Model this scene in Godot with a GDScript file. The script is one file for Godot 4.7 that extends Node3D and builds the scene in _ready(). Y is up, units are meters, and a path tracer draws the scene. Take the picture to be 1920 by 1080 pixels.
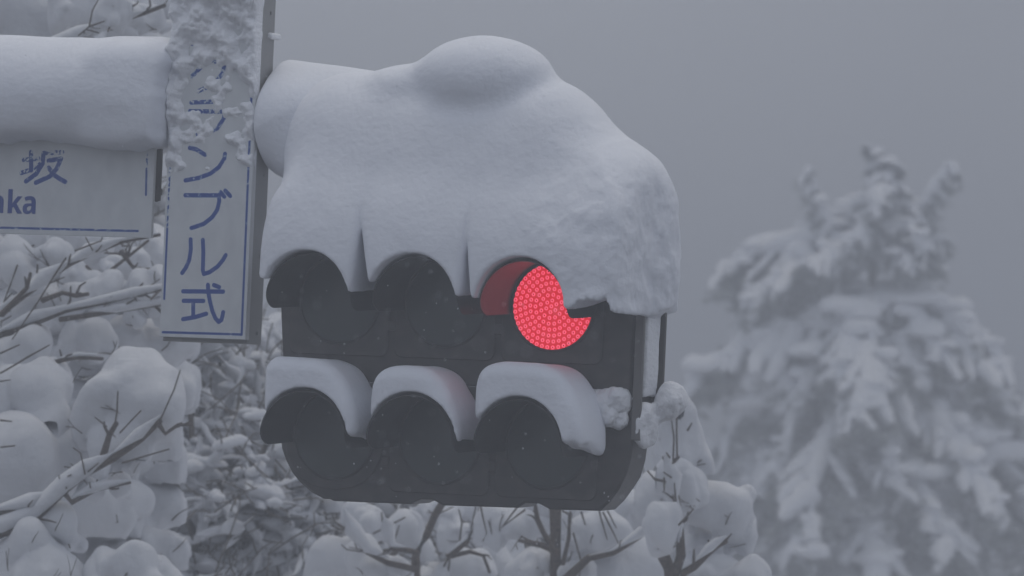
extends Node3D

const SKY_TURN := 220.0
const PITCH := 1.5
const ROLL := 1.8
const EYE := Vector3(0.0, 4.2, 0.0)
const LENS := 12875.0          # focal length of the telephoto, in 1/1920 of the picture's width
var eye_basis: Basis
var head_at: Transform3D       # the traffic signal's own frame: x along the heads, y up, z out of the lenses
var M := {}
var noise := FastNoiseLite.new()
var noise_fine := FastNoiseLite.new()
var rng := RandomNumberGenerator.new()
var taken := {}


# ---------------------------------------------------------------- naming
func numbered(called: String) -> String:
	if not taken.has(called):
		taken[called] = 0
		return called
	taken[called] += 1
	return "%s_%03d" % [called, taken[called]]


func thing(called: String, label: String, category: String, group := "", at := Transform3D()) -> Node3D:
	var o := Node3D.new()
	o.name = numbered(called)
	add_child(o, true)
	o.transform = at
	tag(o, label, category, group)
	return o


func tag(o: Node3D, label: String, category: String, group := "") -> void:
	o.set_meta("label", label)
	o.set_meta("category", category)
	if group != "":
		o.set_meta("group", group)


func obj(called: String, mesh: Mesh, mat: Material, parent: Node = self, at := Transform3D()) -> MeshInstance3D:
	var o := MeshInstance3D.new()
	if parent == self:
		o.name = numbered(called)
	else:
		var k := 0
		var n := called
		while parent.has_node(n):
			k += 1
			n = "%s_%03d" % [called, k]
		o.name = n
	o.mesh = mesh
	o.material_override = mat
	o.transform = at
	parent.add_child(o, true)
	return o


# ---------------------------------------------------------------- mesh building
class Shape:
	var v := PackedVector3Array()
	var n := PackedVector3Array()
	var uv := PackedVector2Array()
	var idx := PackedInt32Array()

	func tri(a: Vector3, b: Vector3, c: Vector3) -> void:   # given anticlockwise from outside
		var nn := (b - a).cross(c - a).normalized()
		var k := v.size()
		v.append(a); v.append(b); v.append(c)
		n.append(nn); n.append(nn); n.append(nn)
		idx.append(k); idx.append(k + 2); idx.append(k + 1)

	func quad(a: Vector3, b: Vector3, c: Vector3, d: Vector3) -> void:
		tri(a, b, c)
		tri(a, c, d)

	func box(lo: Vector3, hi: Vector3, e := 0.0) -> void:
		# a box with chamfered edges
		var pts := []
		for z in [lo.z, lo.z + e, hi.z - e, hi.z]:
			var s: float = e if (z == lo.z or z == hi.z) else 0.0
			pts.append([Vector3(lo.x + s, lo.y + s, z), Vector3(hi.x - s, lo.y + s, z), Vector3(hi.x - s, hi.y - s, z), Vector3(lo.x + s, hi.y - s, z)])
		quad(pts[0][3], pts[0][2], pts[0][1], pts[0][0])
		quad(pts[3][0], pts[3][1], pts[3][2], pts[3][3])
		for k in 3:
			if k != 1 and e == 0.0:
				continue
			for i in 4:
				var j := (i + 1) % 4
				quad(pts[k][i], pts[k][j], pts[k + 1][j], pts[k + 1][i])

	func prism(outline: PackedVector2Array, z0: float, z1: float, e := 0.0) -> void:
		# outline anticlockwise; front face at z1 with a chamfer of e
		var p := outline
		if Geometry2D.is_polygon_clockwise(p):
			p = p.duplicate(); p.reverse()
		var c := Vector2.ZERO
		for q in p: c += q
		c /= p.size()
		var inner := PackedVector2Array()
		for q in p: inner.append(q - (q - c).sign() * e)
		var t := Geometry2D.triangulate_polygon(inner)
		for k in range(0, t.size(), 3):
			var a := inner[t[k]]; var b := inner[t[k + 1]]; var d := inner[t[k + 2]]
			if (b - a).cross(d - a) < 0.0:
				var s := b; b = d; d = s
			tri(Vector3(a.x, a.y, z1), Vector3(b.x, b.y, z1), Vector3(d.x, d.y, z1))
			tri(Vector3(a.x, a.y, z0), Vector3(d.x, d.y, z0), Vector3(b.x, b.y, z0))
		for i in p.size():
			var j := (i + 1) % p.size()
			if e > 0.0:
				quad(Vector3(p[i].x, p[i].y, z1 - e), Vector3(p[j].x, p[j].y, z1 - e), Vector3(inner[j].x, inner[j].y, z1), Vector3(inner[i].x, inner[i].y, z1))
				quad(Vector3(inner[i].x, inner[i].y, z0), Vector3(inner[j].x, inner[j].y, z0), Vector3(p[j].x, p[j].y, z1 - e), Vector3(p[i].x, p[i].y, z1 - e))
			else:
				quad(Vector3(p[i].x, p[i].y, z0), Vector3(p[j].x, p[j].y, z0), Vector3(p[j].x, p[j].y, z1), Vector3(p[i].x, p[i].y, z1))

	func tube(pts: PackedVector3Array, radii: PackedFloat32Array, sides: int, squash := 1.0) -> void:
		# a swept tube with closed, rounded ends; squash flattens it vertically
		var m := pts.size()
		if m < 2: return
		var first := v.size()
		var side := Vector3.ZERO
		for i in m:
			var t := (pts[mini(i + 1, m - 1)] - pts[maxi(i - 1, 0)]).normalized()
			var ref := Vector3.UP if absf(t.y) < 0.95 else Vector3.RIGHT
			var b := ref.cross(t).normalized()
			if side != Vector3.ZERO and b.dot(side) < 0.0: b = -b
			side = b
			var a := t.cross(b).normalized()
			if a.dot(Vector3.UP) < 0.0 and absf(t.y) < 0.95:
				a = -a; b = -b
			# right-handed (a2, b2, t)
			var a2 := b
			var b2 := t.cross(a2)
			for s in sides:
				var th := TAU * s / sides
				var dn := a2 * cos(th) + b2 * sin(th)
				var off := dn * radii[i]
				off.y *= squash
				v.append(pts[i] + off)
				n.append(Vector3(dn.x, dn.y / squash, dn.z).normalized())
		for i in m - 1:
			for s in sides:
				var q := (s + 1) % sides
				var A := first + i * sides + s; var Bq := first + i * sides + q
				var C := A + sides; var D := Bq + sides
				idx.append(A); idx.append(D); idx.append(Bq)
				idx.append(A); idx.append(C); idx.append(D)
		for e in 2:
			var i := 0 if e == 0 else m - 1
			var t := (pts[0] - pts[1]).normalized() if e == 0 else (pts[m - 1] - pts[m - 2]).normalized()
			var k := v.size()
			v.append(pts[i] + t * radii[i] * 0.4); n.append(t)
			for s in sides:
				var q := (s + 1) % sides
				var A := first + i * sides + s; var Bq := first + i * sides + q
				idx.append(k)
				if e == 0:
					idx.append(A); idx.append(Bq)
				else:
					idx.append(Bq); idx.append(A)

	func mesh() -> ArrayMesh:
		var arr := []
		arr.resize(Mesh.ARRAY_MAX)
		arr[Mesh.ARRAY_VERTEX] = v
		arr[Mesh.ARRAY_NORMAL] = n
		if uv.size() == v.size(): arr[Mesh.ARRAY_TEX_UV] = uv
		arr[Mesh.ARRAY_INDEX] = idx
		var am := ArrayMesh.new()
		am.add_surface_from_arrays(Mesh.PRIMITIVE_TRIANGLES, arr)
		return am


func field(f: Callable, lo: Vector3, hi: Vector3, h: float, slack := 0.0) -> ArrayMesh:
	# surface nets of a distance field: one vertex in each cell the surface crosses
	var B := 4
	var bs := (hi - lo) / (h * B)
	var nbx := int(ceil(bs.x)); var nby := int(ceil(bs.y)); var nbz := int(ceil(bs.z))
	var nx := nbx * B + 1; var ny := nby * B + 1; var nz := nbz * B + 1
	var vals := PackedFloat32Array()
	vals.resize(nx * ny * nz)
	vals.fill(1e9)
	var nxy := nx * ny
	var reach := h * B * 0.5 * 1.74 * 1.15 + slack
	var blocks: Array[Vector3i] = []
	for bz in nbz:
		for by in nby:
			for bx in nbx:
				var c := lo + (Vector3(bx, by, bz) + Vector3(0.5, 0.5, 0.5)) * (h * B)
				var dc: float = f.call(c)
				if absf(dc) > reach: continue
				blocks.append(Vector3i(bx, by, bz))
				for k in B + 1:
					for j in B + 1:
						var row := (bz * B + k) * nxy + (by * B + j) * nx + bx * B
						for i in B + 1:
							if vals[row + i] > 1e8:
								vals[row + i] = f.call(lo + Vector3(bx * B + i, by * B + j, bz * B + k) * h)
	var sh := Shape.new()
	var at := {}
	var cells := PackedInt32Array()
	for b in blocks:
		for k in range(b.z * B, b.z * B + B):
			for j in range(b.y * B, b.y * B + B):
				for i in range(b.x * B, b.x * B + B):
					var o := k * nxy + j * nx + i
					var v0 := vals[o]; var v1 := vals[o + 1]; var v2 := vals[o + nx]; var v3 := vals[o + nx + 1]
					var v4 := vals[o + nxy]; var v5 := vals[o + nxy + 1]; var v6 := vals[o + nxy + nx]; var v7 := vals[o + nxy + nx + 1]
					var neg := int(v0 < 0) + int(v1 < 0) + int(v2 < 0) + int(v3 < 0) + int(v4 < 0) + int(v5 < 0) + int(v6 < 0) + int(v7 < 0)
					if neg == 0 or neg == 8: continue
					var s := Vector3.ZERO
					var c := 0
					if (v0 < 0) != (v1 < 0): s += Vector3(v0 / (v0 - v1), 0, 0); c += 1
					if (v2 < 0) != (v3 < 0): s += Vector3(v2 / (v2 - v3), 1, 0); c += 1
					if (v4 < 0) != (v5 < 0): s += Vector3(v4 / (v4 - v5), 0, 1); c += 1
					if (v6 < 0) != (v7 < 0): s += Vector3(v6 / (v6 - v7), 1, 1); c += 1
					if (v0 < 0) != (v2 < 0): s += Vector3(0, v0 / (v0 - v2), 0); c += 1
					if (v1 < 0) != (v3 < 0): s += Vector3(1, v1 / (v1 - v3), 0); c += 1
					if (v4 < 0) != (v6 < 0): s += Vector3(0, v4 / (v4 - v6), 1); c += 1
					if (v5 < 0) != (v7 < 0): s += Vector3(1, v5 / (v5 - v7), 1); c += 1
					if (v0 < 0) != (v4 < 0): s += Vector3(0, 0, v0 / (v0 - v4)); c += 1
					if (v1 < 0) != (v5 < 0): s += Vector3(1, 0, v1 / (v1 - v5)); c += 1
					if (v2 < 0) != (v6 < 0): s += Vector3(0, 1, v2 / (v2 - v6)); c += 1
					if (v3 < 0) != (v7 < 0): s += Vector3(1, 1, v3 / (v3 - v7)); c += 1
					at[o] = sh.v.size()
					cells.append(o)
					sh.v.append(lo + (Vector3(i, j, k) + s / c) * h)
					sh.n.append(Vector3(v1 + v3 + v5 + v7 - v0 - v2 - v4 - v6, v2 + v3 + v6 + v7 - v0 - v1 - v4 - v5, v4 + v5 + v6 + v7 - v0 - v1 - v2 - v3).normalized())
	var step := PackedInt32Array([1, nx, nxy])
	for o in cells:
		for ax in 3:
			var a0 := vals[o]
			var a1 := vals[o + step[ax]]
			if (a0 < 0) == (a1 < 0): continue
			var u := step[(ax + 1) % 3]; var w := step[(ax + 2) % 3]
			if not (at.has(o - u) and at.has(o - w) and at.has(o - u - w)): continue
			var q0: int = at[o]; var q1: int = at[o - u]; var q2: int = at[o - u - w]; var q3: int = at[o - w]
			if a0 < 0:
				sh.idx.append_array(PackedInt32Array([q0, q2, q1, q0, q3, q2]))
			else:
				sh.idx.append_array(PackedInt32Array([q0, q1, q2, q0, q2, q3]))
	return sh.mesh()


func smin(a: float, b: float, k: float) -> float:
	var h := maxf(k - absf(a - b), 0.0) / k
	return minf(a, b) - h * h * k * 0.25


func smax(a: float, b: float, k: float) -> float:
	return -smin(-a, -b, k)


func d_box(p: Vector3, c: Vector3, half: Vector3, r: float) -> float:
	var q := (p - c).abs() - half + Vector3(r, r, r)
	return q.max(Vector3.ZERO).length() + minf(maxf(q.x, maxf(q.y, q.z)), 0.0) - r


func d_ell(p: Vector3, c: Vector3, r: Vector3) -> float:
	var q := p - c
	var k0 := (q / r).length()
	var k1 := (q / (r * r)).length()
	return k0 * (k0 - 1.0) / maxf(k1, 1e-4)


func d_cap(p: Vector3, a: Vector3, b: Vector3, r0: float, r1: float) -> float:
	var ab := b - a
	var t := clampf((p - a).dot(ab) / ab.length_squared(), 0.0, 1.0)
	return (p - a - ab * t).length() - lerpf(r0, r1, t)


# ---------------------------------------------------------------- the place, seen along the lens
func at(x: float, y: float, depth: float) -> Vector3:
	return EYE + eye_basis * (Vector3((x - 960.0) / LENS, -(y - 540.0) / LENS, -1.0) * depth)


# ---------------------------------------------------------------- materials
func noise_tex(freq: float, octaves: int, size := 512, sd := 1, kind := FastNoiseLite.TYPE_SIMPLEX_SMOOTH, ramp: Gradient = null) -> NoiseTexture2D:
	var n := FastNoiseLite.new()
	n.seed = sd
	n.noise_type = kind
	n.frequency = freq
	n.fractal_octaves = octaves
	var t := NoiseTexture2D.new()
	t.width = size; t.height = size
	t.seamless = true
	t.noise = n
	if ramp: t.color_ramp = ramp
	return t


func ramp2(a: Color, b: Color) -> Gradient:
	var g := Gradient.new()
	g.set_color(0, a); g.set_color(1, b)
	return g


func mat(called: String, linear: Color, rough: float, spec := 0.5) -> StandardMaterial3D:
	var m := StandardMaterial3D.new()
	m.resource_name = called
	m.albedo_color = linear.linear_to_srgb()
	m.roughness = rough
	m.metallic_specular = spec
	M[called] = m
	return m


func triplanar(m: StandardMaterial3D, scale: float, bump: Texture2D, bump_cm: float, tint: Texture2D = null) -> void:
	m.uv1_triplanar = true
	m.uv1_world_triplanar = true
	m.uv1_scale = Vector3.ONE * scale
	if bump:
		m.heightmap_enabled = true
		m.heightmap_texture = bump
		m.heightmap_scale = bump_cm
	if tint:
		m.albedo_texture = tint


func make_materials() -> void:
	var grain := noise_tex(0.03, 5, 512, 3)
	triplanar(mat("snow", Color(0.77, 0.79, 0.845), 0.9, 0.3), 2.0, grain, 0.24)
	triplanar(mat("shaded_tree_snow", Color(0.60, 0.613, 0.645), 0.9, 0.3), 1.0, grain, 0.5)  # snow albedo lowered to carry the shade and lens falloff over these trees
	triplanar(mat("rime", Color(0.78, 0.79, 0.82), 0.9, 0.3), 3.0, grain, 0.5)
	var dirt := noise_tex(0.02, 4, 256, 8, FastNoiseLite.TYPE_SIMPLEX_SMOOTH, ramp2(Color(0.55, 0.55, 0.55), Color(1, 1, 1)))
	triplanar(mat("housing", Color(0.078, 0.070, 0.068), 0.55), 2.0, null, 0.0, dirt)
	triplanar(mat("visor", Color(0.046, 0.045, 0.044), 0.42, 0.5), 2.0, null, 0.0, dirt)
	triplanar(mat("conifer_snow", Color(0.80, 0.815, 0.85), 0.9, 0.3), 1.0, grain, 0.5)
	mat("steel", Color(0.24, 0.24, 0.24), 0.5)
	mat("dark_steel", Color(0.06, 0.055, 0.05), 0.6)
	mat("lens_dark", Color(0.046, 0.056, 0.055), 0.35)
	var bark := noise_tex(0.05, 4, 256, 5, FastNoiseLite.TYPE_SIMPLEX_SMOOTH, ramp2(Color(0.5, 0.5, 0.5), Color(1, 1, 1)))
	triplanar(mat("bark", Color(0.19, 0.155, 0.13), 0.9, 0.2), 4.0, bark, 1.0, bark)
	triplanar(mat("far_bark", Color(0.21, 0.18, 0.155), 0.9, 0.2), 4.0, null, 0.0, bark)
	mat("needle", Color(0.27, 0.285, 0.28), 0.8, 0.2)


# ---------------------------------------------------------------- signs
func draw_stroke(im: Image, pts: Array, width: float, size: Vector2, ink: Color, wear: FastNoiseLite, worn: float) -> void:
	# a brush stroke with round ends, in metres from the sheet's lower left corner, broken where frost covers the print
	var k := im.get_width() / size.x
	var px := PackedVector2Array()
	for p in pts: px.append(Vector2(p[0] * k, (size.y - p[1]) * k))
	var r := width * 0.5 * k
	for s in px.size() - 1:
		var a := px[s]; var b := px[s + 1]
		var lo := a.min(b) - Vector2(r + 1, r + 1); var hi := a.max(b) + Vector2(r + 1, r + 1)
		for y in range(maxi(0, int(lo.y)), mini(im.get_height(), int(hi.y) + 1)):
			for x in range(maxi(0, int(lo.x)), mini(im.get_width(), int(hi.x) + 1)):
				var q := Vector2(x, y)
				var d := q.distance_to(Geometry2D.get_closest_point_to_segment(q, a, b)) - r
				if d > 0.7: continue
				var w := wear.get_noise_2d(x * 1.3, y * 1.3) * 0.5 + 0.5
				var height: float = 1.0 - y / float(im.get_height())
				var keep := clampf((w - worn * (0.25 + 0.75 * height)) * 7.0 + 0.6, 0.03, 1.0)
				var share := clampf(0.5 - d / 1.4, 0.0, 1.0) * keep
				var now := im.get_pixel(x, y)
				im.set_pixel(x, y, now.lerp(ink, share))


func sheet_image(w: int, h: int, base: Color, sd: int) -> Image:
	var im := Image.create(w, h, false, Image.FORMAT_RGB8)
	var n := FastNoiseLite.new()
	n.seed = sd; n.frequency = 0.012; n.fractal_octaves = 4
	for y in h:
		for x in w:
			var t := n.get_noise_2d(x, y * 0.6) * 0.035
			im.set_pixel(x, y, Color(base.r + t, base.g + t, base.b + t * 0.9))
	return im


func sheet(lo: Vector2, hi: Vector2, z: float) -> ArrayMesh:
	var s := Shape.new()
	s.quad(Vector3(lo.x, lo.y, z), Vector3(hi.x, lo.y, z), Vector3(hi.x, hi.y, z), Vector3(lo.x, hi.y, z))
	for p in s.v:
		s.uv.append(Vector2((p.x - lo.x) / (hi.x - lo.x), 1.0 - (p.y - lo.y) / (hi.y - lo.y)))
	return s.mesh()


func printed(im: Image) -> StandardMaterial3D:
	var m := StandardMaterial3D.new()
	m.albedo_texture = ImageTexture.create_from_image(im)
	m.roughness = 0.6
	m.metallic_specular = 0.4
	return m


func offset_stroke(pts: Array, o: Vector2) -> Array:
	var r := []
	for p in pts: r.append([p[0] - o.x, p[1] - o.y])
	return r


func scramble_sign() -> void:
	var wear := FastNoiseLite.new()
	wear.seed = 21; wear.frequency = 0.035; wear.fractal_octaves = 4
	var lo := Vector2(-1.152, 0.094)
	var size := Vector2(0.355, 1.34)
	var im := sheet_image(426, 1608, Color(0.80, 0.81, 0.82), 4)
	var ink := Color(0.05, 0.25, 0.58)
	var marks := [
		[[-1.041, 0.457], [-1.038, 0.419], [-1.043, 0.381], [-1.056, 0.351], [-1.07, 0.332]],
		[[-0.99, 0.456], [-0.986, 0.412], [-0.985, 0.37], [-0.985, 0.345], [-0.98, 0.331], [-0.957, 0.338], [-0.925, 0.359], [-0.903, 0.385], [-0.893, 0.403]],
		[[-1.063, 0.264], [-0.897, 0.268]], [[-0.936, 0.291], [-0.914, 0.284]],
		[[-0.961, 0.291], [-0.958, 0.262], [-0.949, 0.228], [-0.938, 0.195], [-0.925, 0.17], [-0.91, 0.156], [-0.899, 0.163], [-0.895, 0.18], [-0.893, 0.192]],
		[[-1.059, 0.229], [-0.977, 0.231]], [[-1.019, 0.226], [-1.016, 0.17]], [[-1.058, 0.161], [-1.009, 0.17], [-0.963, 0.184]],
		[[-1.061, 0.796], [-1.034, 0.791], [-0.997, 0.772]],
		[[-1.073, 0.675], [-1.053, 0.679], [-1.02, 0.685], [-0.972, 0.702], [-0.937, 0.727], [-0.916, 0.759], [-0.914, 0.777]],
		[[-1.071, 0.62], [-0.932, 0.623], [-0.929, 0.602], [-0.936, 0.57], [-0.955, 0.542], [-0.989, 0.516], [-1.04, 0.499]],
		[[-0.926, 0.635], [-0.909, 0.619]], [[-0.906, 0.641], [-0.885, 0.622]],
		[[-1.063, 0.964], [-0.939, 0.971]], [[-1.068, 0.932], [-0.921, 0.933], [-0.926, 0.907], [-0.95, 0.871], [-0.989, 0.853], [-1.031, 0.847]],
		[[-1.022, 1.127], [-1.033, 1.092], [-1.064, 1.062]], [[-1.021, 1.116], [-0.93, 1.12], [-0.938, 1.076], [-0.971, 1.035], [-1.035, 1.007]],
		[[-1.069, 1.288], [-0.951, 1.292], [-0.969, 1.251], [-1.006, 1.215], [-1.07, 1.182]], [[-0.981, 1.23], [-0.933, 1.19]],
	]
	for s in marks:
		draw_stroke(im, offset_stroke(s, lo), 0.0158, size, ink, wear, 0.56)
	draw_stroke(im, [[0.012, 0.016], [0.29, 0.018]], 0.0085, size, ink, wear, 0.3)
	draw_stroke(im, [[0.30, 0.018], [0.339, 0.018], [0.336, 1.3]], 0.0085, size, ink, wear, 0.52)
	draw_stroke(im, [[0.012, 0.14], [0.012, 0.40]], 0.008, size, ink, wear, 0.35)
	draw_stroke(im, [[0.012, 0.40], [0.012, 1.3]], 0.007, size, ink, wear, 0.85)
	var t := thing("street_sign", "tall narrow white sign with blue vertical Japanese writing, snow plastered at its top", "sign", "", head_at)
	var c := Shape.new()
	c.box(Vector3(-1.152, 0.094, 0.028), Vector3(-0.797, 1.434, 0.0585), 0.003)
	obj("front_plate", c.mesh(), M.steel_white, t)
	obj("printed_face", sheet(lo + Vector2(0.001, 0.001), lo + size - Vector2(0.001, 0.001), 0.0605), printed(im), t)
	var b := Shape.new()
	b.box(Vector3(-1.155, 0.079, -0.085), Vector3(-0.802, 1.42, 0.0275), 0.004)
	obj("box_frame", b.mesh(), M.steel, t)
	for y in [0.115, 0.40, 0.7, 1.0, 1.3]:
		var r := Shape.new()
		r.box(Vector3(-0.8015, y, -0.05), Vector3(-0.796, y + 0.012, -0.038), 0.002)
		obj("rivet", r.mesh(), M.steel, t)


func place_sign() -> void:
	var wear := FastNoiseLite.new()
	wear.seed = 33; wear.frequency = 0.04; wear.fractal_octaves = 4
	var lo := Vector2(-2.50, 0.458)
	var size := Vector2(1.29, 0.48)
	var im := sheet_image(1290, 480, Color(0.78, 0.79, 0.80), 9)
	var ink := Color(0.06, 0.24, 0.56)
	var kanji := [
		[[-1.728, 0.766], [-1.724, 0.698]], [[-1.757, 0.736], [-1.696, 0.743]], [[-1.765, 0.687], [-1.729, 0.699], [-1.682, 0.724]],
		[[-1.675, 0.763], [-1.596, 0.769]], [[-1.675, 0.763], [-1.677, 0.724], [-1.702, 0.685], [-1.744, 0.656]],
		[[-1.652, 0.736], [-1.6, 0.744], [-1.617, 0.706], [-1.644, 0.677], [-1.702, 0.652]], [[-1.65, 0.709], [-1.627, 0.683], [-1.6, 0.668], [-1.578, 0.658]],
	]
	for s in kanji:
		draw_stroke(im, offset_stroke(s, lo), 0.017, size, ink, wear, 0.52 if s[-1][1] < 0.7 else 0.78)
	draw_stroke(im, [[0.02, 0.02], [0.62, 0.021]], 0.008, size, ink, wear, 0.5)
	draw_stroke(im, [[0.63, 0.021], [1.235, 0.024]], 0.008, size, ink, wear, 1.25)
	draw_stroke(im, [[1.262, 0.16], [1.26, 0.25]], 0.008, size, ink, wear, 0.4)
	draw_stroke(im, [[1.26, 0.25], [1.258, 0.46]], 0.008, size, ink, wear, 0.9)
	var t := thing("place_sign", "wide white place name sign with blue lettering under a thick roll of snow", "sign", "", head_at)
	var c := Shape.new()
	c.box(Vector3(lo.x, lo.y, 0.03), Vector3(lo.x + size.x, lo.y + size.y, 0.0485), 0.003)
	obj("front_plate", c.mesh(), M.steel_white, t)
	obj("printed_face", sheet(lo + Vector2(0.001, 0.001), lo + size - Vector2(0.001, 0.001), 0.0505), printed(im), t)
	var tm := TextMesh.new()
	var fnt := SystemFont.new()
	fnt.font_names = PackedStringArray(["Droid Sans"])
	fnt.font_weight = 700
	tm.font = fnt
	tm.text = "aka"
	tm.font_size = 64
	tm.pixel_size = 0.118 / 64.0
	tm.depth = 0.0015
	tm.horizontal_alignment = HORIZONTAL_ALIGNMENT_RIGHT
	tm.curve_step = 1.0
	obj("lettering", tm, M.ink, t, Transform3D(Basis(), Vector3(-1.688, 0.575, 0.0515)))
	var h := Shape.new()
	h.tube(PackedVector3Array([Vector3(-1.222, 0.60, -0.005), Vector3(-1.224, 0.72, -0.005), Vector3(-1.228, 0.95, -0.005)]), PackedFloat32Array([0.016, 0.019, 0.02]), 10)
	h.box(Vector3(-1.30, 0.62, -0.03), Vector3(-1.21, 0.645, 0.02), 0.003)
	obj("hanger_rod", h.mesh(), M.dark_steel, t)


# ---------------------------------------------------------------- the traffic signal
func visor_mesh(depth: float) -> ArrayMesh:
	# a hood: tube open below, its front lower corners rounded off
	var s := Shape.new()
	var R := 0.172
	var r := 0.168
	var top := deg_to_rad(101.0)
	var rc := 0.075
	var zs := [0.0, 0.06, 0.12]
	for k in 9: zs.append(depth - rc + rc * sin(PI / 2 * k / 8.0))
	var nphi := 44
	var grid := []
	for z in zs:
		var lim := top
		if z > depth - rc:
			lim = top - rc * (1.0 - sqrt(maxf(0.0, 1.0 - pow((z - depth + rc) / rc, 2.0)))) / R
		var sag: float = -0.016 * z / depth
		var row := []
		for k in nphi + 1:
			var ph := lerpf(-lim, lim, float(k) / nphi)
			var dv := Vector2(sin(ph), cos(ph))
			row.append([Vector3(dv.x * R, dv.y * R + sag, z), Vector3(dv.x * r, dv.y * r + sag, z), Vector3(dv.x, dv.y, 0)])
		grid.append(row)
	for side in 2:
		var base := s.v.size()
		for row in grid:
			for q in row:
				s.v.append(q[side]); s.n.append(q[2] if side == 0 else -q[2])
		for i in grid.size() - 1:
			for k in nphi:
				var a := base + i * (nphi + 1) + k
				var b := a + 1; var c := a + nphi + 1; var d := c + 1
				if side == 0: s.idx.append_array(PackedInt32Array([a, b, c, b, d, c]))
				else: s.idx.append_array(PackedInt32Array([a, c, b, b, c, d]))
	for i in grid.size() - 1:
		for e in [0, nphi]:
			var p0 = grid[i][e]; var p1 = grid[i + 1][e]
			if e == 0: s.quad(p0[0], p0[1], p1[1], p1[0])
			else: s.quad(p0[1], p0[0], p1[0], p1[1])
	var last = grid[grid.size() - 1]
	for k in nphi:
		s.quad(last[k][1], last[k][0], last[k + 1][0], last[k + 1][1])
	return s.mesh()


func dome(R: float, bulge: float, rings := 10, sides := 40) -> ArrayMesh:
	var s := Shape.new()
	for i in rings + 1:
		var t := float(i) / rings
		for k in sides:
			var a := TAU * k / sides
			s.v.append(Vector3(cos(a) * R * t, sin(a) * R * t, bulge * (1.0 - t * t)))
			s.n.append(Vector3(cos(a) * t * bulge * 2.0 / R, sin(a) * t * bulge * 2.0 / R, 1.0).normalized())
	for i in rings:
		for k in sides:
			var q := (k + 1) % sides
			s.idx.append_array(PackedInt32Array([i * sides + k, (i + 1) * sides + q, (i + 1) * sides + k, i * sides + k, i * sides + q, (i + 1) * sides + q]))
	return s.mesh()


func ring_mesh(R: float, r: float, sides: int, ring: int) -> ArrayMesh:
	var s := Shape.new()
	for i in sides:
		for k in ring:
			var a := TAU * i / sides; var b := TAU * k / ring
			var dv := Vector3(cos(a), sin(a), 0)
			s.v.append(dv * (R + r * cos(b)) + Vector3(0, 0, r * sin(b)))
			s.n.append(dv * cos(b) + Vector3(0, 0, sin(b)))
	for i in sides:
		for k in ring:
			var j := (i + 1) % sides; var l := (k + 1) % ring
			s.idx.append_array(PackedInt32Array([i * ring + k, j * ring + l, j * ring + k, i * ring + k, i * ring + l, j * ring + l]))
	return s.mesh()


func rounded_rect(lo: Vector2, hi: Vector2, r: float, steps := 5) -> PackedVector2Array:
	var o := PackedVector2Array()
	var cs := [Vector2(hi.x - r, lo.y + r), Vector2(hi.x - r, hi.y - r), Vector2(lo.x + r, hi.y - r), Vector2(lo.x + r, lo.y + r)]
	for q in 4:
		for k in steps + 1:
			var a := -PI / 2 + PI / 2 * q + PI / 2 * k / steps
			o.append(cs[q] + Vector2(cos(a), sin(a)) * r)
	return o


const LAMP_X := [-0.442, -0.015, 0.411]
const LAMP_Y := [0.256, -0.242]


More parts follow.
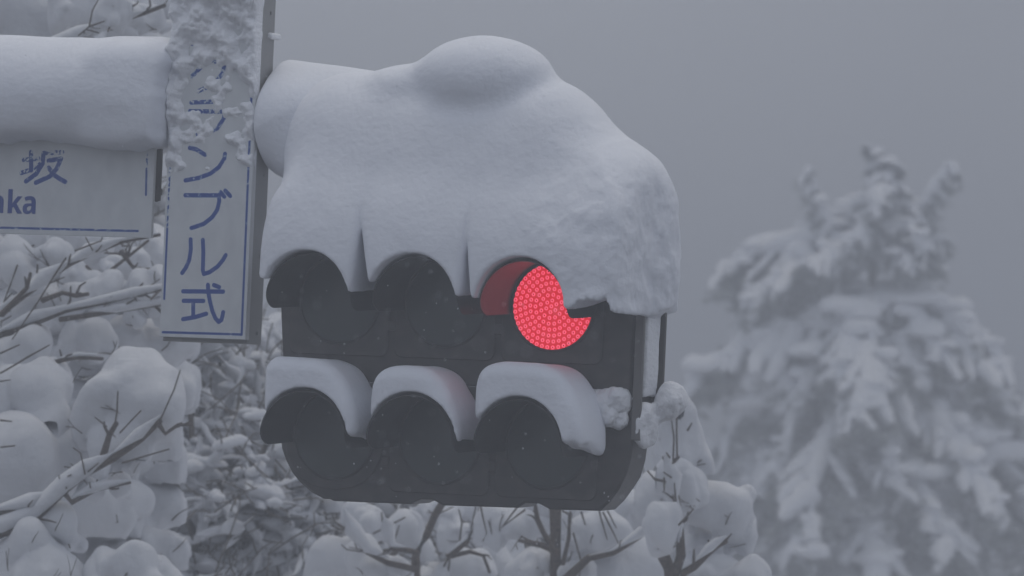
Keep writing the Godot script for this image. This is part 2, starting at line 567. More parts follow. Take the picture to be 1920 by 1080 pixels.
func traffic_signal() -> void:
	var t := thing("traffic_signal", "dark two row traffic signal with one red lamp lit, buried in deep snow", "traffic signal", "", head_at)
	# lower head: body with rounded ends and two notches in its bottom edge
	var low := PackedVector2Array()
	for p in [[-0.665, -0.0445], [-0.667, -0.26], [-0.66, -0.30], [-0.642, -0.341], [-0.615, -0.385], [-0.584, -0.418], [-0.53, -0.457], [-0.48, -0.4775], [-0.455, -0.4775], [-0.44, -0.484], [-0.127, -0.482], [-0.085, -0.462], [-0.042, -0.462], [0.001, -0.481], [0.299, -0.477], [0.329, -0.458], [0.382, -0.458], [0.425, -0.477], [0.625, -0.474], [0.66, -0.44], [0.695, -0.392], [0.72, -0.34], [0.736, -0.28], [0.742, -0.22], [0.744, -0.07], [0.64, -0.056], [0.60, -0.0445]]:
		low.append(Vector2(p[0], p[1]))
	var s := Shape.new()
	s.prism(low, -0.15, 0.0, 0.006)
	var lower := obj("lower_housing", s.mesh(), M.housing, t)
	var up := PackedVector2Array()
	for p in [[-0.664, -0.044], [0.60, -0.044], [0.64, -0.05], [0.69, -0.066], [0.712, -0.06], [0.724, -0.03], [0.722, 0.34], [0.68, 0.42], [0.60, 0.46], [-0.56, 0.46], [-0.65, 0.42], [-0.69, 0.34], [-0.69, 0.23]]:
		up.append(Vector2(p[0], p[1]))
	s = Shape.new()
	s.prism(up, -0.15, 0.0, 0.006)
	var upper := obj("upper_housing", s.mesh(), M.housing, t)
	# doors, lenses and hoods
	var vm := visor_mesh(0.275)
	var lens := dome(0.158, 0.018)
	var rim := ring_mesh(0.162, 0.006, 48, 8)
	for row in 2:
		var par: MeshInstance3D = upper if row == 0 else lower
		for k in 3:
			var c := Vector3(LAMP_X[k], LAMP_Y[row], 0.0)
			var d := Shape.new()
			d.prism(rounded_rect(Vector2(c.x - 0.2, c.y - (0.205 if row == 0 else 0.198)), Vector2(c.x + 0.2, c.y + 0.192), 0.03 if not (k == 0 and row == 1) else 0.17), 0.001, 0.011, 0.003)
			obj("door", d.mesh(), M.housing, par)
			var lit := row == 0 and k == 2
			if lit:
				red_lamp(t, c + Vector3(0, 0, 0.012))
			else:
				obj("lens", lens, M.lens_dark, t, Transform3D(Basis(), c + Vector3(0, 0, 0.012)))
			obj("lens_rim", rim, M.visor, t, Transform3D(Basis(), c + Vector3(0, 0, 0.012)))
			obj("visor", vm, M.visor, t, Transform3D(Basis(), c + Vector3(0, 0, 0.011)))
	# latches and hinges between the doors
	for row in 2:
		for k in 2:
			var x: float = (LAMP_X[k] + LAMP_X[k + 1]) * 0.5
			for dy in [-0.09, 0.1]:
				var b := Shape.new()
				b.box(Vector3(x - 0.016, LAMP_Y[row] + dy - 0.02, 0.0005), Vector3(x + 0.016, LAMP_Y[row] + dy + 0.02, 0.018), 0.004)
				obj("latch", b.mesh(), M.housing, t)
	# channel at the right end that carries both heads
	s = Shape.new()
	s.box(Vector3(0.738, -0.215, -0.002), Vector3(0.772, 0.40, 0.014), 0.003)
	obj("end_flange", s.mesh(), M.steel_end, t)
	s = Shape.new()
	s.box(Vector3(0.741, -0.09, -0.15), Vector3(0.747, 0.40, -0.003), 0.001)
	obj("end_web", s.mesh(), M.housing, t)
	s = Shape.new()
	s.box(Vector3(0.742, -0.075, -0.166), Vector3(0.786, 0.30, -0.1515), 0.003)
	s.box(Vector3(0.748, 0.235, -0.1505), Vector3(0.79, 0.262, -0.135), 0.003)
	obj("rear_flange", s.mesh(), M.dark_steel, t)


func red_lamp(t: Node3D, c: Vector3) -> void:
	var lamp := obj("red_lamp_lens", dome(0.158, 0.012), M.red_glow, t, Transform3D(Basis(), c))
	var spots := []
	for k in 8:
		var n := 1 if k == 0 else int(round(TAU * k / 1.02))
		for i in n:
			var a := TAU * (i + 0.37 * k) / n
			spots.append(Vector2(cos(a), sin(a)) * 0.0212 * k)
	for part in 2:
		var mm := MultiMesh.new()
		mm.transform_format = MultiMesh.TRANSFORM_3D
		mm.mesh = ring_mesh(0.0052, 0.0022, 12, 6) if part == 0 else dome(0.0031, 0.0012, 2, 8)
		mm.instance_count = spots.size()
		for i in spots.size():
			var p: Vector2 = spots[i]
			mm.set_instance_transform(i, Transform3D(Basis(), Vector3(p.x, p.y, 0.0135 * (1.0 - p.length_squared() / 0.025) + 0.0025)))
		var o := MultiMeshInstance3D.new()
		o.name = "led_ring" if part == 0 else "led_core"
		o.multimesh = mm
		o.material_override = M.led_glow if part == 0 else M.led_dark
		o.set_meta("kind", "stuff")
		lamp.add_child(o, true)
	var l := AreaLight3D.new()
	l.name = "red_lamp_light"
	l.light_color = Color(1.0, 0.02, 0.08)
	l.light_energy = 0.002
	l.area_size = Vector2(0.24, 0.24)
	l.area_range = 12.0
	l.area_attenuation = 2.0
	l.shadow_enabled = true
	l.transform = Transform3D(Basis(Vector3.UP, PI), c + Vector3(0, 0, 0.024))
	t.add_child(l, true)


func signal_mast() -> void:
	var t := thing("signal_mast", "grey steel mast whose arm runs hidden in snow behind the signs", "mast", "", head_at)
	var s := Shape.new()
	s.tube(PackedVector3Array([Vector3(-3.4, 0.95, -0.24), Vector3(-1.5, 0.95, -0.24), Vector3(0.55, 0.80, -0.24)]), PackedFloat32Array([0.06, 0.055, 0.045]), 16)
	obj("arm", s.mesh(), M.steel, t)
	s = Shape.new()
	s.tube(PackedVector3Array([Vector3(-3.4, -4.7, -0.24), Vector3(-3.4, -1.0, -0.24), Vector3(-3.4, 1.3, -0.24)]), PackedFloat32Array([0.11, 0.10, 0.08]), 20)
	obj("pole", s.mesh(), M.steel, t)
	for x in [-2.2, -1.45, -0.97, -0.3, 0.35]:
		s = Shape.new()
		s.box(Vector3(x - 0.03, 0.52 if x > -0.6 else 0.80, -0.22), Vector3(x + 0.03, 0.98 if x < -0.6 else 0.9, -0.09 if x > -1.2 and x < -0.6 else (0.029 if x < -0.6 else -0.155)), 0.004)
		if x > -0.6:
			s.box(Vector3(x - 0.03, 0.42, -0.22), Vector3(x + 0.03, 0.519, -0.1505), 0.004)
		obj("clamp", s.mesh(), M.steel, t)


# ---------------------------------------------------------------- snow on the signal and the signs
func big_cap() -> void:
	var f := func(p: Vector3) -> float:
		var w := noise.get_noise_3d(p.x * 55.0, p.y * 55.0, p.z * 55.0)
		var loaf := d_box(p, Vector3(0.069, 0.58, 0.015), Vector3(0.727, 0.42, 0.315), 0.10)
		loaf = smax(loaf, -p.x * 0.817 + p.y * 0.576 - 0.965, 0.10)
		loaf = smax(loaf, p.y * 0.74 + p.z * 0.67 - 0.70, 0.22)
		loaf = smax(loaf, p.y * 0.66 - p.z * 0.75 - 0.70, 0.20)
		loaf = smax(loaf, (p.x - 0.40) * 0.50 + (p.y - 1.06) * 0.866 + p.z * 0.05, 0.12)
		var d := smin(loaf, d_cap(p, Vector3(-0.46, 0.85, -0.08), Vector3(0.32, 0.84, -0.06), 0.245, 0.24), 0.14)
		d = smin(d, d_ell(p, Vector3(0.085, 1.07, -0.03), Vector3(0.265, 0.165, 0.22)), 0.05)
		d = smin(d, d_ell(p, Vector3(-0.21, 1.04, -0.06), Vector3(0.14, 0.08, 0.16)), 0.08)
		d = smin(d, d_ell(p, Vector3(0.775, 0.47, -0.10), Vector3(0.05, 0.235, 0.10)), 0.05)
		# folds between the three lobes above the hoods
		d += 0.018 * exp(-pow((p.x + 0.215 + (p.y - 0.3) * 0.07) / 0.030, 2.0)) * clampf((0.78 - p.y) * 3.0, 0.0, 1.0)
		d += 0.013 * exp(-pow((p.x - 0.19) / 0.028, 2.0)) * clampf((0.75 - p.y) * 3.0, 0.0, 1.0)
		var rough := smoothstep(0.30, 0.62, p.x) * smoothstep(0.85, 0.45, p.y)
		d += w * (0.007 + 0.009 * rough) + noise_fine.get_noise_3d(p.x * 190.0, p.y * 150.0, p.z * 190.0) * (0.0022 + 0.008 * rough)
		# lower edge
		var low := 0.272 + 0.02 * noise.get_noise_2d(p.x * 55.0, 3.0) + 0.05 * smoothstep(-0.55, -0.62, p.x)
		low -= 0.012 * smoothstep(0.50, 0.55, p.x) * smoothstep(0.75, 0.57, p.x)
		low += 0.025 * smoothstep(0.58, 0.74, p.x) * smoothstep(0.755, 0.735, p.x)
		low -= 0.055 * smoothstep(0.735, 0.765, p.x)
		low += noise_fine.get_noise_2d(p.x * 210.0, p.z * 20.0) * 0.042 * smoothstep(0.50, 0.72, p.x) - 0.10 * (p.z - 0.2)
		d = smax(d, low - p.y, 0.018)
		# hollow where the hoods stick out
		for x in LAMP_X:
			var q := Vector2(p.x - x, p.y - 0.250)
			d = smax(d, 0.174 - q.length(), 0.012)
		# slits between the lobes
		d = smax(d, 0.003 + 0.030 * clampf((0.50 - p.y) / 0.2, -1.6, 1.0) - absf(p.x + 0.222 + (p.y - 0.3) * 0.10), 0.03)
		d = smax(d, 0.001 + 0.020 * clampf((0.46 - p.y) / 0.2, -2.2, 1.0) - absf(p.x - 0.195 + (p.y - 0.3) * 0.06), 0.03)
		return d
	var o := obj("snow_mound", field(f, Vector3(-0.80, 0.16, -0.38), Vector3(0.88, 1.30, 0.40), 0.0095, 0.03), M.snow, self, head_at)
	tag(o, "huge smooth cap of snow piled on top of the traffic signal", "snow")


func arm_snow() -> void:
	var f := func(p: Vector3) -> float:
		var d := d_cap(p, Vector3(-0.93, 0.935, -0.19), Vector3(-0.45, 0.87, -0.18), 0.225, 0.235)
		d = smin(d, d_cap(p, Vector3(-0.72, 0.90, -0.03), Vector3(-0.66, 0.80, -0.03), 0.12, 0.07), 0.12)
		d += noise.get_noise_3d(p.x * 50.0 + 40.0, p.y * 50.0, p.z * 50.0) * 0.008
		d = smax(d, -0.795 - p.x, 0.02)
		return smax(d, 0.66 - 0.6 * (p.x + 0.72) - p.y, 0.06)
	var o := obj("snow_mound", field(f, Vector3(-0.82, 0.52, -0.46), Vector3(-0.16, 1.24, 0.16), 0.012, 0.02), M.snow, self, head_at)
	tag(o, "swell of snow filling the gap between the tall sign and the signal", "snow")


func roll_of_snow() -> void:
	var f := func(p: Vector3) -> float:
		var d := d_cap(p, Vector3(-2.5, 0.985, 0.0), Vector3(-1.27, 0.975, 0.0), 0.225, 0.218)
		d = smin(d, d_box(p, Vector3(-1.30, 0.975, 0.0), Vector3(0.155, 0.20, 0.20), 0.09), 0.08)
		d += noise.get_noise_3d(p.x * 30.0, p.y * 45.0, p.z * 45.0 + 90.0) * 0.022
		d += noise_fine.get_noise_3d(p.x * 150.0, p.y * 150.0, p.z * 150.0) * 0.0025
		var low := 0.782 + 0.034 * noise.get_noise_1d(p.x * 90.0) + 0.012 * noise_fine.get_noise_1d(p.x * 240.0)
		low += 0.022 * smoothstep(0.06, 0.0, absf(p.x + 1.67))
		d = smax(d, low - p.y, 0.05)
		d = smax(d, p.x + 1.158 + 0.035 * noise.get_noise_1d(p.y * 120.0) - 0.02 * clampf(p.y - 0.85, 0.0, 0.3) * 3.0, 0.03)
		return d
	var o := obj("snow_roll", field(f, Vector3(-2.76, 0.70, -0.26), Vector3(-1.10, 1.26, 0.27), 0.013, 0.02), M.snow, self, head_at)
	tag(o, "thick rounded roll of snow lying along the wide place name sign", "snow")


func plaster() -> void:
	var f := func(p: Vector3) -> float:
		var q := Vector2(p.x, p.y)
		var clump := noise_fine.get_noise_3d(q.x * 200.0, q.y * 190.0, 4.0)
		var big := noise.get_noise_3d(q.x * 70.0, q.y * 60.0, 60.0)
		var cover := lerpf(-0.036, 0.008, smoothstep(0.60, 0.88, p.y)) + 0.026 * smoothstep(1.0, 1.36, p.y)
		cover += 0.010 * smoothstep(-1.06, -1.15, p.x) + 0.006 * smoothstep(-0.90, -0.80, p.x)
		var h := cover + clump * 0.048 + big * 0.022
		h = minf(h, 0.07)
		var d := (p.z - 0.061 - h) * 0.6
		var edge := 0.004 + 0.02 * maxf(0.0, big + clump * 0.6) * smoothstep(0.9, 1.2, p.y)
		d = smax(d, -1.152 - edge - p.x, 0.012)
		d = smax(d, p.x + 0.797 - edge * 0.4, 0.012)
		d = smax(d, 0.03 - p.z, 0.004)
		var top := d_ell(p, Vector3(-0.95, 1.40, 0.08), Vector3(0.14, 0.075, 0.07))
		return smin(smax(d, p.y - 1.50, 0.03), top, 0.02)
	var o := obj("snow_plaster", field(f, Vector3(-1.20, 0.62, 0.02), Vector3(-0.77, 1.52, 0.17), 0.007, 0.03), M.rime, self, head_at)
	tag(o, "lumpy wind blown snow stuck to the upper half of the tall sign", "snow")
	f = func(p: Vector3) -> float:
		var d := d_box(p, Vector3(-0.802, 1.222, -0.07), Vector3(0.016, 0.012, 0.045), 0.008)
		return d + noise_fine.get_noise_3d(p.x * 200.0, p.y * 200.0, p.z * 200.0) * 0.004
	o = obj("snow_ledge", field(f, Vector3(-0.83, 1.19, -0.15), Vector3(-0.76, 1.25, 0.0), 0.006, 0.01), M.rime, self, head_at)
	tag(o, "small ledge of snow on the right side of the tall sign", "snow")


func hood_caps() -> void:
	var looks := ["square shouldered block of snow on the lower left lamp hood", "narrow arch of snow on the lower middle lamp hood", "widest arch of snow on the lower right lamp hood, sagging at its right"]
	var lo := [-0.612, -0.186, 0.226]
	var hi := [-0.235, 0.172, 0.655]
	var top := [0.034, 0.020, 0.046]
	for k in 3:
		var cx: float = LAMP_X[k]
		var x0: float = lo[k]
		var x1: float = hi[k]
		var y1: float = top[k]
		var f := func(p: Vector3) -> float:
			var w := noise.get_noise_3d(p.x * 60.0 + k * 31.0, p.y * 60.0, p.z * 60.0)
			var d := d_box(p, Vector3((x0 + x1) * 0.5, y1 - 0.22, 0.15), Vector3((x1 - x0) * 0.5, 0.22, 0.142), 0.055)
			# shoulders: the left one tight, the right one sloping
			d = smax(d, (p.x - x1 + 0.10) * 0.80 + (p.y - y1) * 0.60 + 0.012, 0.07)
			if k > 0: d = smax(d, (x0 + 0.05 - p.x) * 0.75 + (p.y - y1) * 0.66, 0.05)
			d += w * 0.006 + noise_fine.get_noise_3d(p.x * 170.0, p.y * 170.0, p.z * 170.0) * 0.0025
			var low := -0.25 + 0.025 * w + 0.07 * smoothstep(cx, cx - 0.15, p.x)
			if k == 2: low += 0.03 * noise_fine.get_noise_2d(p.x * 200.0, p.z * 60.0)
			d = smax(d, low - p.y, 0.03)
			var q := Vector2(p.x - cx, p.y + 0.242 + 0.006)
			return smax(d, 0.174 - q.length(), 0.010)
		var o := obj("hood_snow", field(f, Vector3(x0 - 0.04, -0.32, -0.01), Vector3(x1 + 0.05, 0.10, 0.32), 0.0085, 0.015), M.snow, self, head_at)
		tag(o, looks[k], "snow", "snow on the lower lamp hoods")
	var crumbs: Array[Vector4] = []
	for k in 26:
		var x := rng.randf_range(0.575, 0.722)
		crumbs.append(Vector4(x, rng.randf_range(-0.055, -0.155 if k % 3 else -0.10), rng.randf_range(0.0, 0.03), rng.randf_range(0.010, 0.034)))
	var f2 := func(p: Vector3) -> float:
		var w := noise_fine.get_noise_3d(p.x * 150.0, p.y * 150.0, p.z * 150.0)
		var d := d_box(p, Vector3(0.655, -0.075, 0.008), Vector3(0.085, 0.028, 0.02), 0.015)
		for q in crumbs: d = smin(d, p.distance_to(Vector3(q.x, q.y, q.z)) - q.w, 0.018)
		d += w * 0.02 + 0.012 * noise_fine.get_noise_3d(p.x * 420.0, p.y * 300.0, p.z * 420.0)
		return smax(d, p.x - 0.733, 0.01)
	var o2 := obj("hood_snow", field(f2, Vector3(0.50, -0.22, -0.07), Vector3(0.78, 0.05, 0.13), 0.008, 0.02), M.rime, self, head_at)
	tag(o2, "crumbly snow wedged beside the end bar above the lower right lamp", "snow")
	f2 = func(p: Vector3) -> float:
		var w := noise_fine.get_noise_3d(p.x * 130.0 + 9.0, p.y * 130.0, p.z * 130.0)
		var d := d_ell(p, Vector3(0.765, -0.16, -0.05), Vector3(0.03, 0.085, 0.07))
		d = smin(d, d_ell(p, Vector3(0.815, -0.07, -0.15), Vector3(0.055, 0.075, 0.08)), 0.03)
		return d + w * 0.022
	o2 = obj("bracket_snow", field(f2, Vector3(0.69, -0.30, -0.27), Vector3(0.92, 0.06, 0.07), 0.008, 0.02), M.rime, self, head_at)
	tag(o2, "lump of snow caught at the lower right end of the bracket", "snow")
	f2 = func(p: Vector3) -> float:
		var w := noise_fine.get_noise_3d(p.x * 120.0 + 19.0, p.y * 80.0, p.z * 120.0)
		var d := d_box(p, Vector3(0.757, 0.14, -0.085), Vector3(0.015, 0.20, 0.06), 0.012)
		return d + w * 0.012
	o2 = obj("bracket_snow", field(f2, Vector3(0.72, -0.10, -0.17), Vector3(0.82, 0.38, 0.0), 0.007, 0.02), M.rime, self, head_at)
	tag(o2, "strip of snow packed between the two bars at the signal's right end", "snow")


# ---------------------------------------------------------------- trees
func branch(t: Node3D, called: String, depth: float, r0: float, r1: float, pts: Array, m: Material) -> void:
	# a limb through the given sight points, with a little wander of its own
	var c := Curve3D.new()
	var n := pts.size()
	for i in n:
		var d: float = depth + (pts[i][2] if pts[i].size() > 2 else 0.0)
		c.add_point(at(pts[i][0], pts[i][1], d - (0.2 if called == "branch" else 0.0)))
	var s := Shape.new()
	var line := c.get_baked_points()
	limb(s, line, r0, r1)
	if called == "branch":
		for k in int(c.get_baked_length() / 0.09):
			var i := rng.randi_range(2, line.size() - 2)
			if i >= line.size(): continue
			var along := (line[i] - line[i - 1]).normalized()
			var dv := (along * rng.randf_range(0.2, 1.0) + Vector3(rng.randf_range(-0.6, 0.6), rng.randf_range(-0.5, 1.0), rng.randf_range(-0.2, 1.0))).normalized()
			var L := rng.randf_range(0.02, 0.13)
			var bend := Vector3(rng.randf_range(-0.3, 0.3), rng.randf_range(-0.2, 0.3), 0) * L
			var r := minf(r0, 0.006) * rng.randf_range(0.5, 1.1)
			s.tube(PackedVector3Array([line[i], line[i] + dv * L * 0.5 + bend, line[i] + dv * L + bend * 0.6]), PackedFloat32Array([r * 1.4, r, r * 0.6]), 5)
	obj(called, s.mesh(), m, t)
	if called == "branch":
		var sn := Shape.new()
		var a := PackedVector3Array()
		var b := PackedFloat32Array()
		var gap := 0.0
		for i in range(1, line.size()):
			gap += line[i].distance_to(line[i - 1])
			if gap < 0.03: continue
			gap = 0.0
			var p := line[i]
			var u := float(i) / line.size()
			var w := (0.012 + lerpf(r0, r1, u) * 0.7) * (1.0 + 2.4 * noise_fine.get_noise_3d(p.x * 80.0, p.y * 80.0, p.z * 80.0))
			w = maxf(w, 0.004)
			a.append(p + Vector3(0, lerpf(r0, r1, u) * 0.75 + w * 0.35, 0.01))
			b.append(w)
		if a.size() > 3:
			b[0] = 0.004; b[b.size() - 1] = 0.004
			sn.tube(a, b, 8, 0.9)
			obj("branch_snow", sn.mesh(), M.shaded_tree_snow, t)


func limb(s: Shape, pts: PackedVector3Array, r0: float, r1: float) -> void:
	var out := PackedVector3Array()
	var rad := PackedFloat32Array()
	var total := 0.0
	for i in pts.size() - 1: total += pts[i].distance_to(pts[i + 1])
	var gap := maxf(0.03, total / 60.0)
	var gone := 0.0
	var since := gap
	for i in pts.size():
		if i > 0:
			gone += pts[i].distance_to(pts[i - 1]); since += pts[i].distance_to(pts[i - 1])
		if since < gap and i < pts.size() - 1: continue
		since = 0.0
		var t := gone / maxf(total, 1e-4)
		var r := lerpf(r0, r1, t)
		var q := pts[i] * 6.0
		out.append(pts[i] + Vector3(noise_fine.get_noise_3d(q.x * 9, q.y * 9, q.z * 9), noise_fine.get_noise_3d(q.y * 9, q.z * 9, q.x * 9), 0) * r * 1.1)
		rad.append(r * (1.0 + 0.35 * noise_fine.get_noise_3d(q.x * 20, q.y * 20, 7.0)))
	s.tube(out, rad, 7)


var shoots: Shape = null


func pillow(t: Node3D, depth: float, spheres: Array, m: Material, squash := 1.0, h := 0.0) -> void:
	# one cushion of snow: rounded swells [x, y, radius] run into each other and are flat below
	var k := depth / LENS
	var cs := PackedVector3Array()
	var rs := PackedFloat32Array()
	var ws := PackedVector3Array()
	var lo := Vector3.ONE * 1e9
	var hi := -lo
	for q in spheres:
		var r: float = q[2] * k
		var c := at(q[0], q[1], depth + rng.randf_range(-0.5, 0.5) * r)
		cs.append(c); rs.append(r)
		ws.append(Vector3(rng.randf_range(0.85, 1.15), rng.randf_range(0.72, 1.0), 1.0))
		lo = lo.min(c - Vector3.ONE * r * 1.4); hi = hi.max(c + Vector3.ONE * r * 1.4)
	var big := 0.0
	for r in rs: big = maxf(big, r)
	# smaller swells round the large ones, and bare shoots that stick out of the cushion
	for j in 6:
		var i := rng.randi() % spheres.size()
		var a := rng.randf() * TAU
		cs.append(cs[i] + Vector3(cos(a) * 0.85, rng.randf_range(-0.4, 0.45), sin(a) * 0.85) * rs[i])
		rs.append(rs[i] * rng.randf_range(0.35, 0.6))
		ws.append(Vector3(rng.randf_range(0.85, 1.15), rng.randf_range(0.75, 1.0), 1.0))
	if shoots:
		for j in 1 + spheres.size():
			var i := rng.randi() % spheres.size()
			var p := cs[i] + eye_basis * (Vector3(rng.randf_range(-0.9, 0.9), rng.randf_range(-0.75, -0.2), 0.85) * rs[i])
			var dv := Vector3(rng.randf_range(-1, 1), rng.randf_range(-0.3, 1.0), rng.randf_range(-0.2, 0.5)).normalized()
			var L := rs[i] * rng.randf_range(0.5, 1.5)
			var pts := PackedVector3Array()
			var rad := PackedFloat32Array()
			var thick := rng.randf_range(0.0022, 0.0045)
			for u in 5:
				pts.append(p)
				rad.append(thick * (1.0 - 0.15 * u))
				p += dv * L * 0.25
				dv = (dv + Vector3(rng.randf_range(-1, 1), rng.randf_range(-1, 1), rng.randf_range(-0.4, 0.4)) * 0.28).normalized()
			shoots.tube(pts, rad, 5)
			if rng.randf() < 0.6:
				var e := (dv + Vector3(rng.randf_range(-1, 1), rng.randf_range(-0.5, 1), 0)).normalized() * L * 0.4
				shoots.tube(PackedVector3Array([pts[2], pts[2] + e * 0.5, pts[2] + e]), PackedFloat32Array([thick * 0.8, thick * 0.7, thick * 0.6]), 5)
	var o1 := rng.randf() * 900.0
	var cut := 0.36
	var f := func(p: Vector3) -> float:
		var d := 1e9
		for i in cs.size():
			var r := rs[i]
			var q := (p - cs[i]) * ws[i]
			if q.y < 0.0: q.y *= 0.55
			var e := q.length() - r
			e = smax(e, -q.y - r * cut, r * 0.35)
			d = e if i == 0 else smin(d, e, r * 0.6)
		var w := noise.get_noise_3d(p.x * 7.0 / big + o1, p.y * 4.5 / big, p.z * 7.0 / big)
		var w2 := noise_fine.get_noise_3d(p.x * 60.0, p.y * 60.0, p.z * 60.0 + o1)
		return d + (0.15 - absf(w)) * big * 0.75 + w * big * 0.32 + w2 * big * 0.09
	var cell := h if h > 0.0 else clampf(big / 9.0, 0.008, 0.022)
	var mesh := field(f, lo, hi, cell, big * 0.25)
	if mesh.get_surface_count(): obj("snow_cushion", mesh, m, t)


func left_tree() -> void:
	var t := thing("snowy_tree", "bare tree at the left whose thick branches carry big cushions of snow", "tree", "trees behind the signal")
	var b: Material = M.bark
	var D := 31.0
	branch(t, "trunk", D, 0.16, 0.09, [[-460, 2700], [-440, 1900], [-455, 1200], [-430, 500], [-440, -300]], b)
	branch(t, "branch", D, 0.045, 0.016, [[-440, 1250], [-200, 1070], [-60, 1010], [0, 1000], [65, 972], [118, 921], [163, 888], [212, 856], [261, 823], [301, 791]], b)
	branch(t, "branch", D, 0.03, 0.02, [[-440, 1120], [-150, 985], [0, 962], [60, 952], [98, 931]], b)
	branch(t, "branch", D, 0.02, 0.012, [[190, 872], [195, 852], [204, 815], [218, 792]], b)
	branch(t, "branch", D, 0.012, 0.006, [[296, 795], [310, 815], [334, 799], [363, 797]], b)
	branch(t, "branch", D, 0.014, 0.006, [[118, 921], [134, 941], [175, 921], [204, 913], [244, 905]], b)
	var tw := Shape.new()
	for q in [[[300, 791], [326, 730], [338, 693]], [[216, 795], [220, 770], [221, 734]], [[224, 811], [265, 770]], [[228, 868], [318, 842]], [[200, 800], [178, 782]], [[160, 890], [152, 850], [138, 840]], [[165, 885], [185, 868]],
			[[33, 497], [7, 567]], [[123, 483], [70, 567], [23, 637]], [[0, 663], [37, 647]], [[0, 700], [93, 647]], [[0, 715], [20, 712]], [[0, 788], [22, 790]], [[0, 838], [28, 835]], [[-10, 1062], [28, 1045]],
			[[147, 67], [167, 50], [173, 20], [187, -5]], [[167, 50], [196, 40]], [[160, 55], [185, 62]], [[140, 470], [190, 452], [192, 445]], [[175, 470], [160, 445]], [[60, 1075], [50, 1050]]]:
		var c := Curve3D.new()
		for p in q: c.add_point(at(p[0], p[1], D - 0.25))
		limb(tw, c.tessellate_even_length(4, 0.03), 0.0045, 0.003)
	obj("twig", tw.mesh(), b, t).set_meta("kind", "stuff")
	branch(t, "branch", D + 0.8, 0.03, 0.008, [[-440, 800], [-120, 655], [0, 627], [60, 603], [123, 583], [200, 567], [300, 543], [380, 528]], b)
	branch(t, "branch", D + 0.8, 0.014, 0.008, [[110, 600], [167, 592], [217, 585], [290, 573], [380, 560]], b)
	branch(t, "branch", D + 0.5, 0.022, 0.008, [[-440, 760], [-100, 620], [0, 587], [47, 553], [83, 530], [127, 497], [167, 477], [227, 453], [300, 440]], b)
	branch(t, "branch", D + 0.4, 0.014, 0.008, [[0, 590], [20, 570], [50, 540], [57, 512]], b)
	branch(t, "branch", D + 0.6, 0.016, 0.008, [[20, 720], [80, 690], [113, 675], [147, 669], [193, 672]], b)
	branch(t, "branch", D + 0.6, 0.012, 0.008, [[80, 565], [120, 549], [143, 553], [167, 550]], b)
	branch(t, "branch", D + 1.2, 0.012, 0.006, [[227, 470], [250, 500], [290, 505]], b)
	branch(t, "branch", D + 1.2, 0.012, 0.006, [[160, 500], [190, 520], [240, 480], [280, 450]], b)
	branch(t, "branch", D + 1.0, 0.02, 0.010, [[-430, 300], [-100, 130], [40, 110], [150, 70], [230, 40], [310, 10]], b)
	var m: Material = M.shaded_tree_snow
	shoots = Shape.new()
	for q in [[0.0, [[185, 790, 52], [235, 735, 66], [290, 738, 50], [300, 772, 32]]], [0.2, [[-20, 890, 80], [50, 860, 72], [110, 850, 52]]], [0.4, [[30, 750, 70], [90, 715, 48], [70, 780, 55]]], [-0.1, [[105, 985, 42], [106, 1008, 36]]],
			[-0.2, [[20, 1060, 56], [100, 1090, 60], [60, 1030, 40]]], [-0.3, [[190, 1085, 46], [255, 1080, 46], [310, 1110, 36]]], [0.9, [[15, 596, 28], [50, 584, 28], [90, 572, 30], [130, 562, 28], [170, 553, 27], [215, 542, 26], [260, 532, 25], [300, 526, 23], [330, 520, 22]]], [1.0, [[140, 522, 26], [178, 528, 20]]],
			[0.8, [[145, 640, 34], [186, 642, 32]]], [1.1, [[235, 632, 44], [285, 638, 42], [330, 640, 40]]], [0.7, [[30, 500, 40], [100, 478, 30], [60, 530, 26]]], [1.3, [[215, 500, 22], [255, 486, 20]]], [1.5, [[275, 470, 30], [310, 500, 30]]],
			[1.4, [[180, 455, 26], [120, 450, 24], [60, 450, 28]]], [0.9, [[250, 600, 20], [310, 592, 24]]], [0.1, [[240, 870, 26], [290, 858, 20]]], [0.3, [[165, 920, 24], [215, 905, 16]]], [0.5, [[40, 1000, 30], [80, 960, 22]]],
			[1.3, [[35, 25, 62], [100, 15, 50]]], [1.0, [[130, 12, 40], [160, -10, 36]]], [0.8, [[205, 38, 24], [214, 10, 18]]], [1.2, [[248, 30, 28], [285, 44, 24]]], [1.3, [[240, 2, 22], [300, 8, 28]]], [0.6, [[18, 690, 40], [60, 660, 30]]], [1.0, [[0, 640, 26], [70, 628, 20]]]]:
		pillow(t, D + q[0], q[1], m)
	obj("shoot", shoots.mesh(), M.bark, t).set_meta("kind", "stuff")
	shoots = Shape.new()


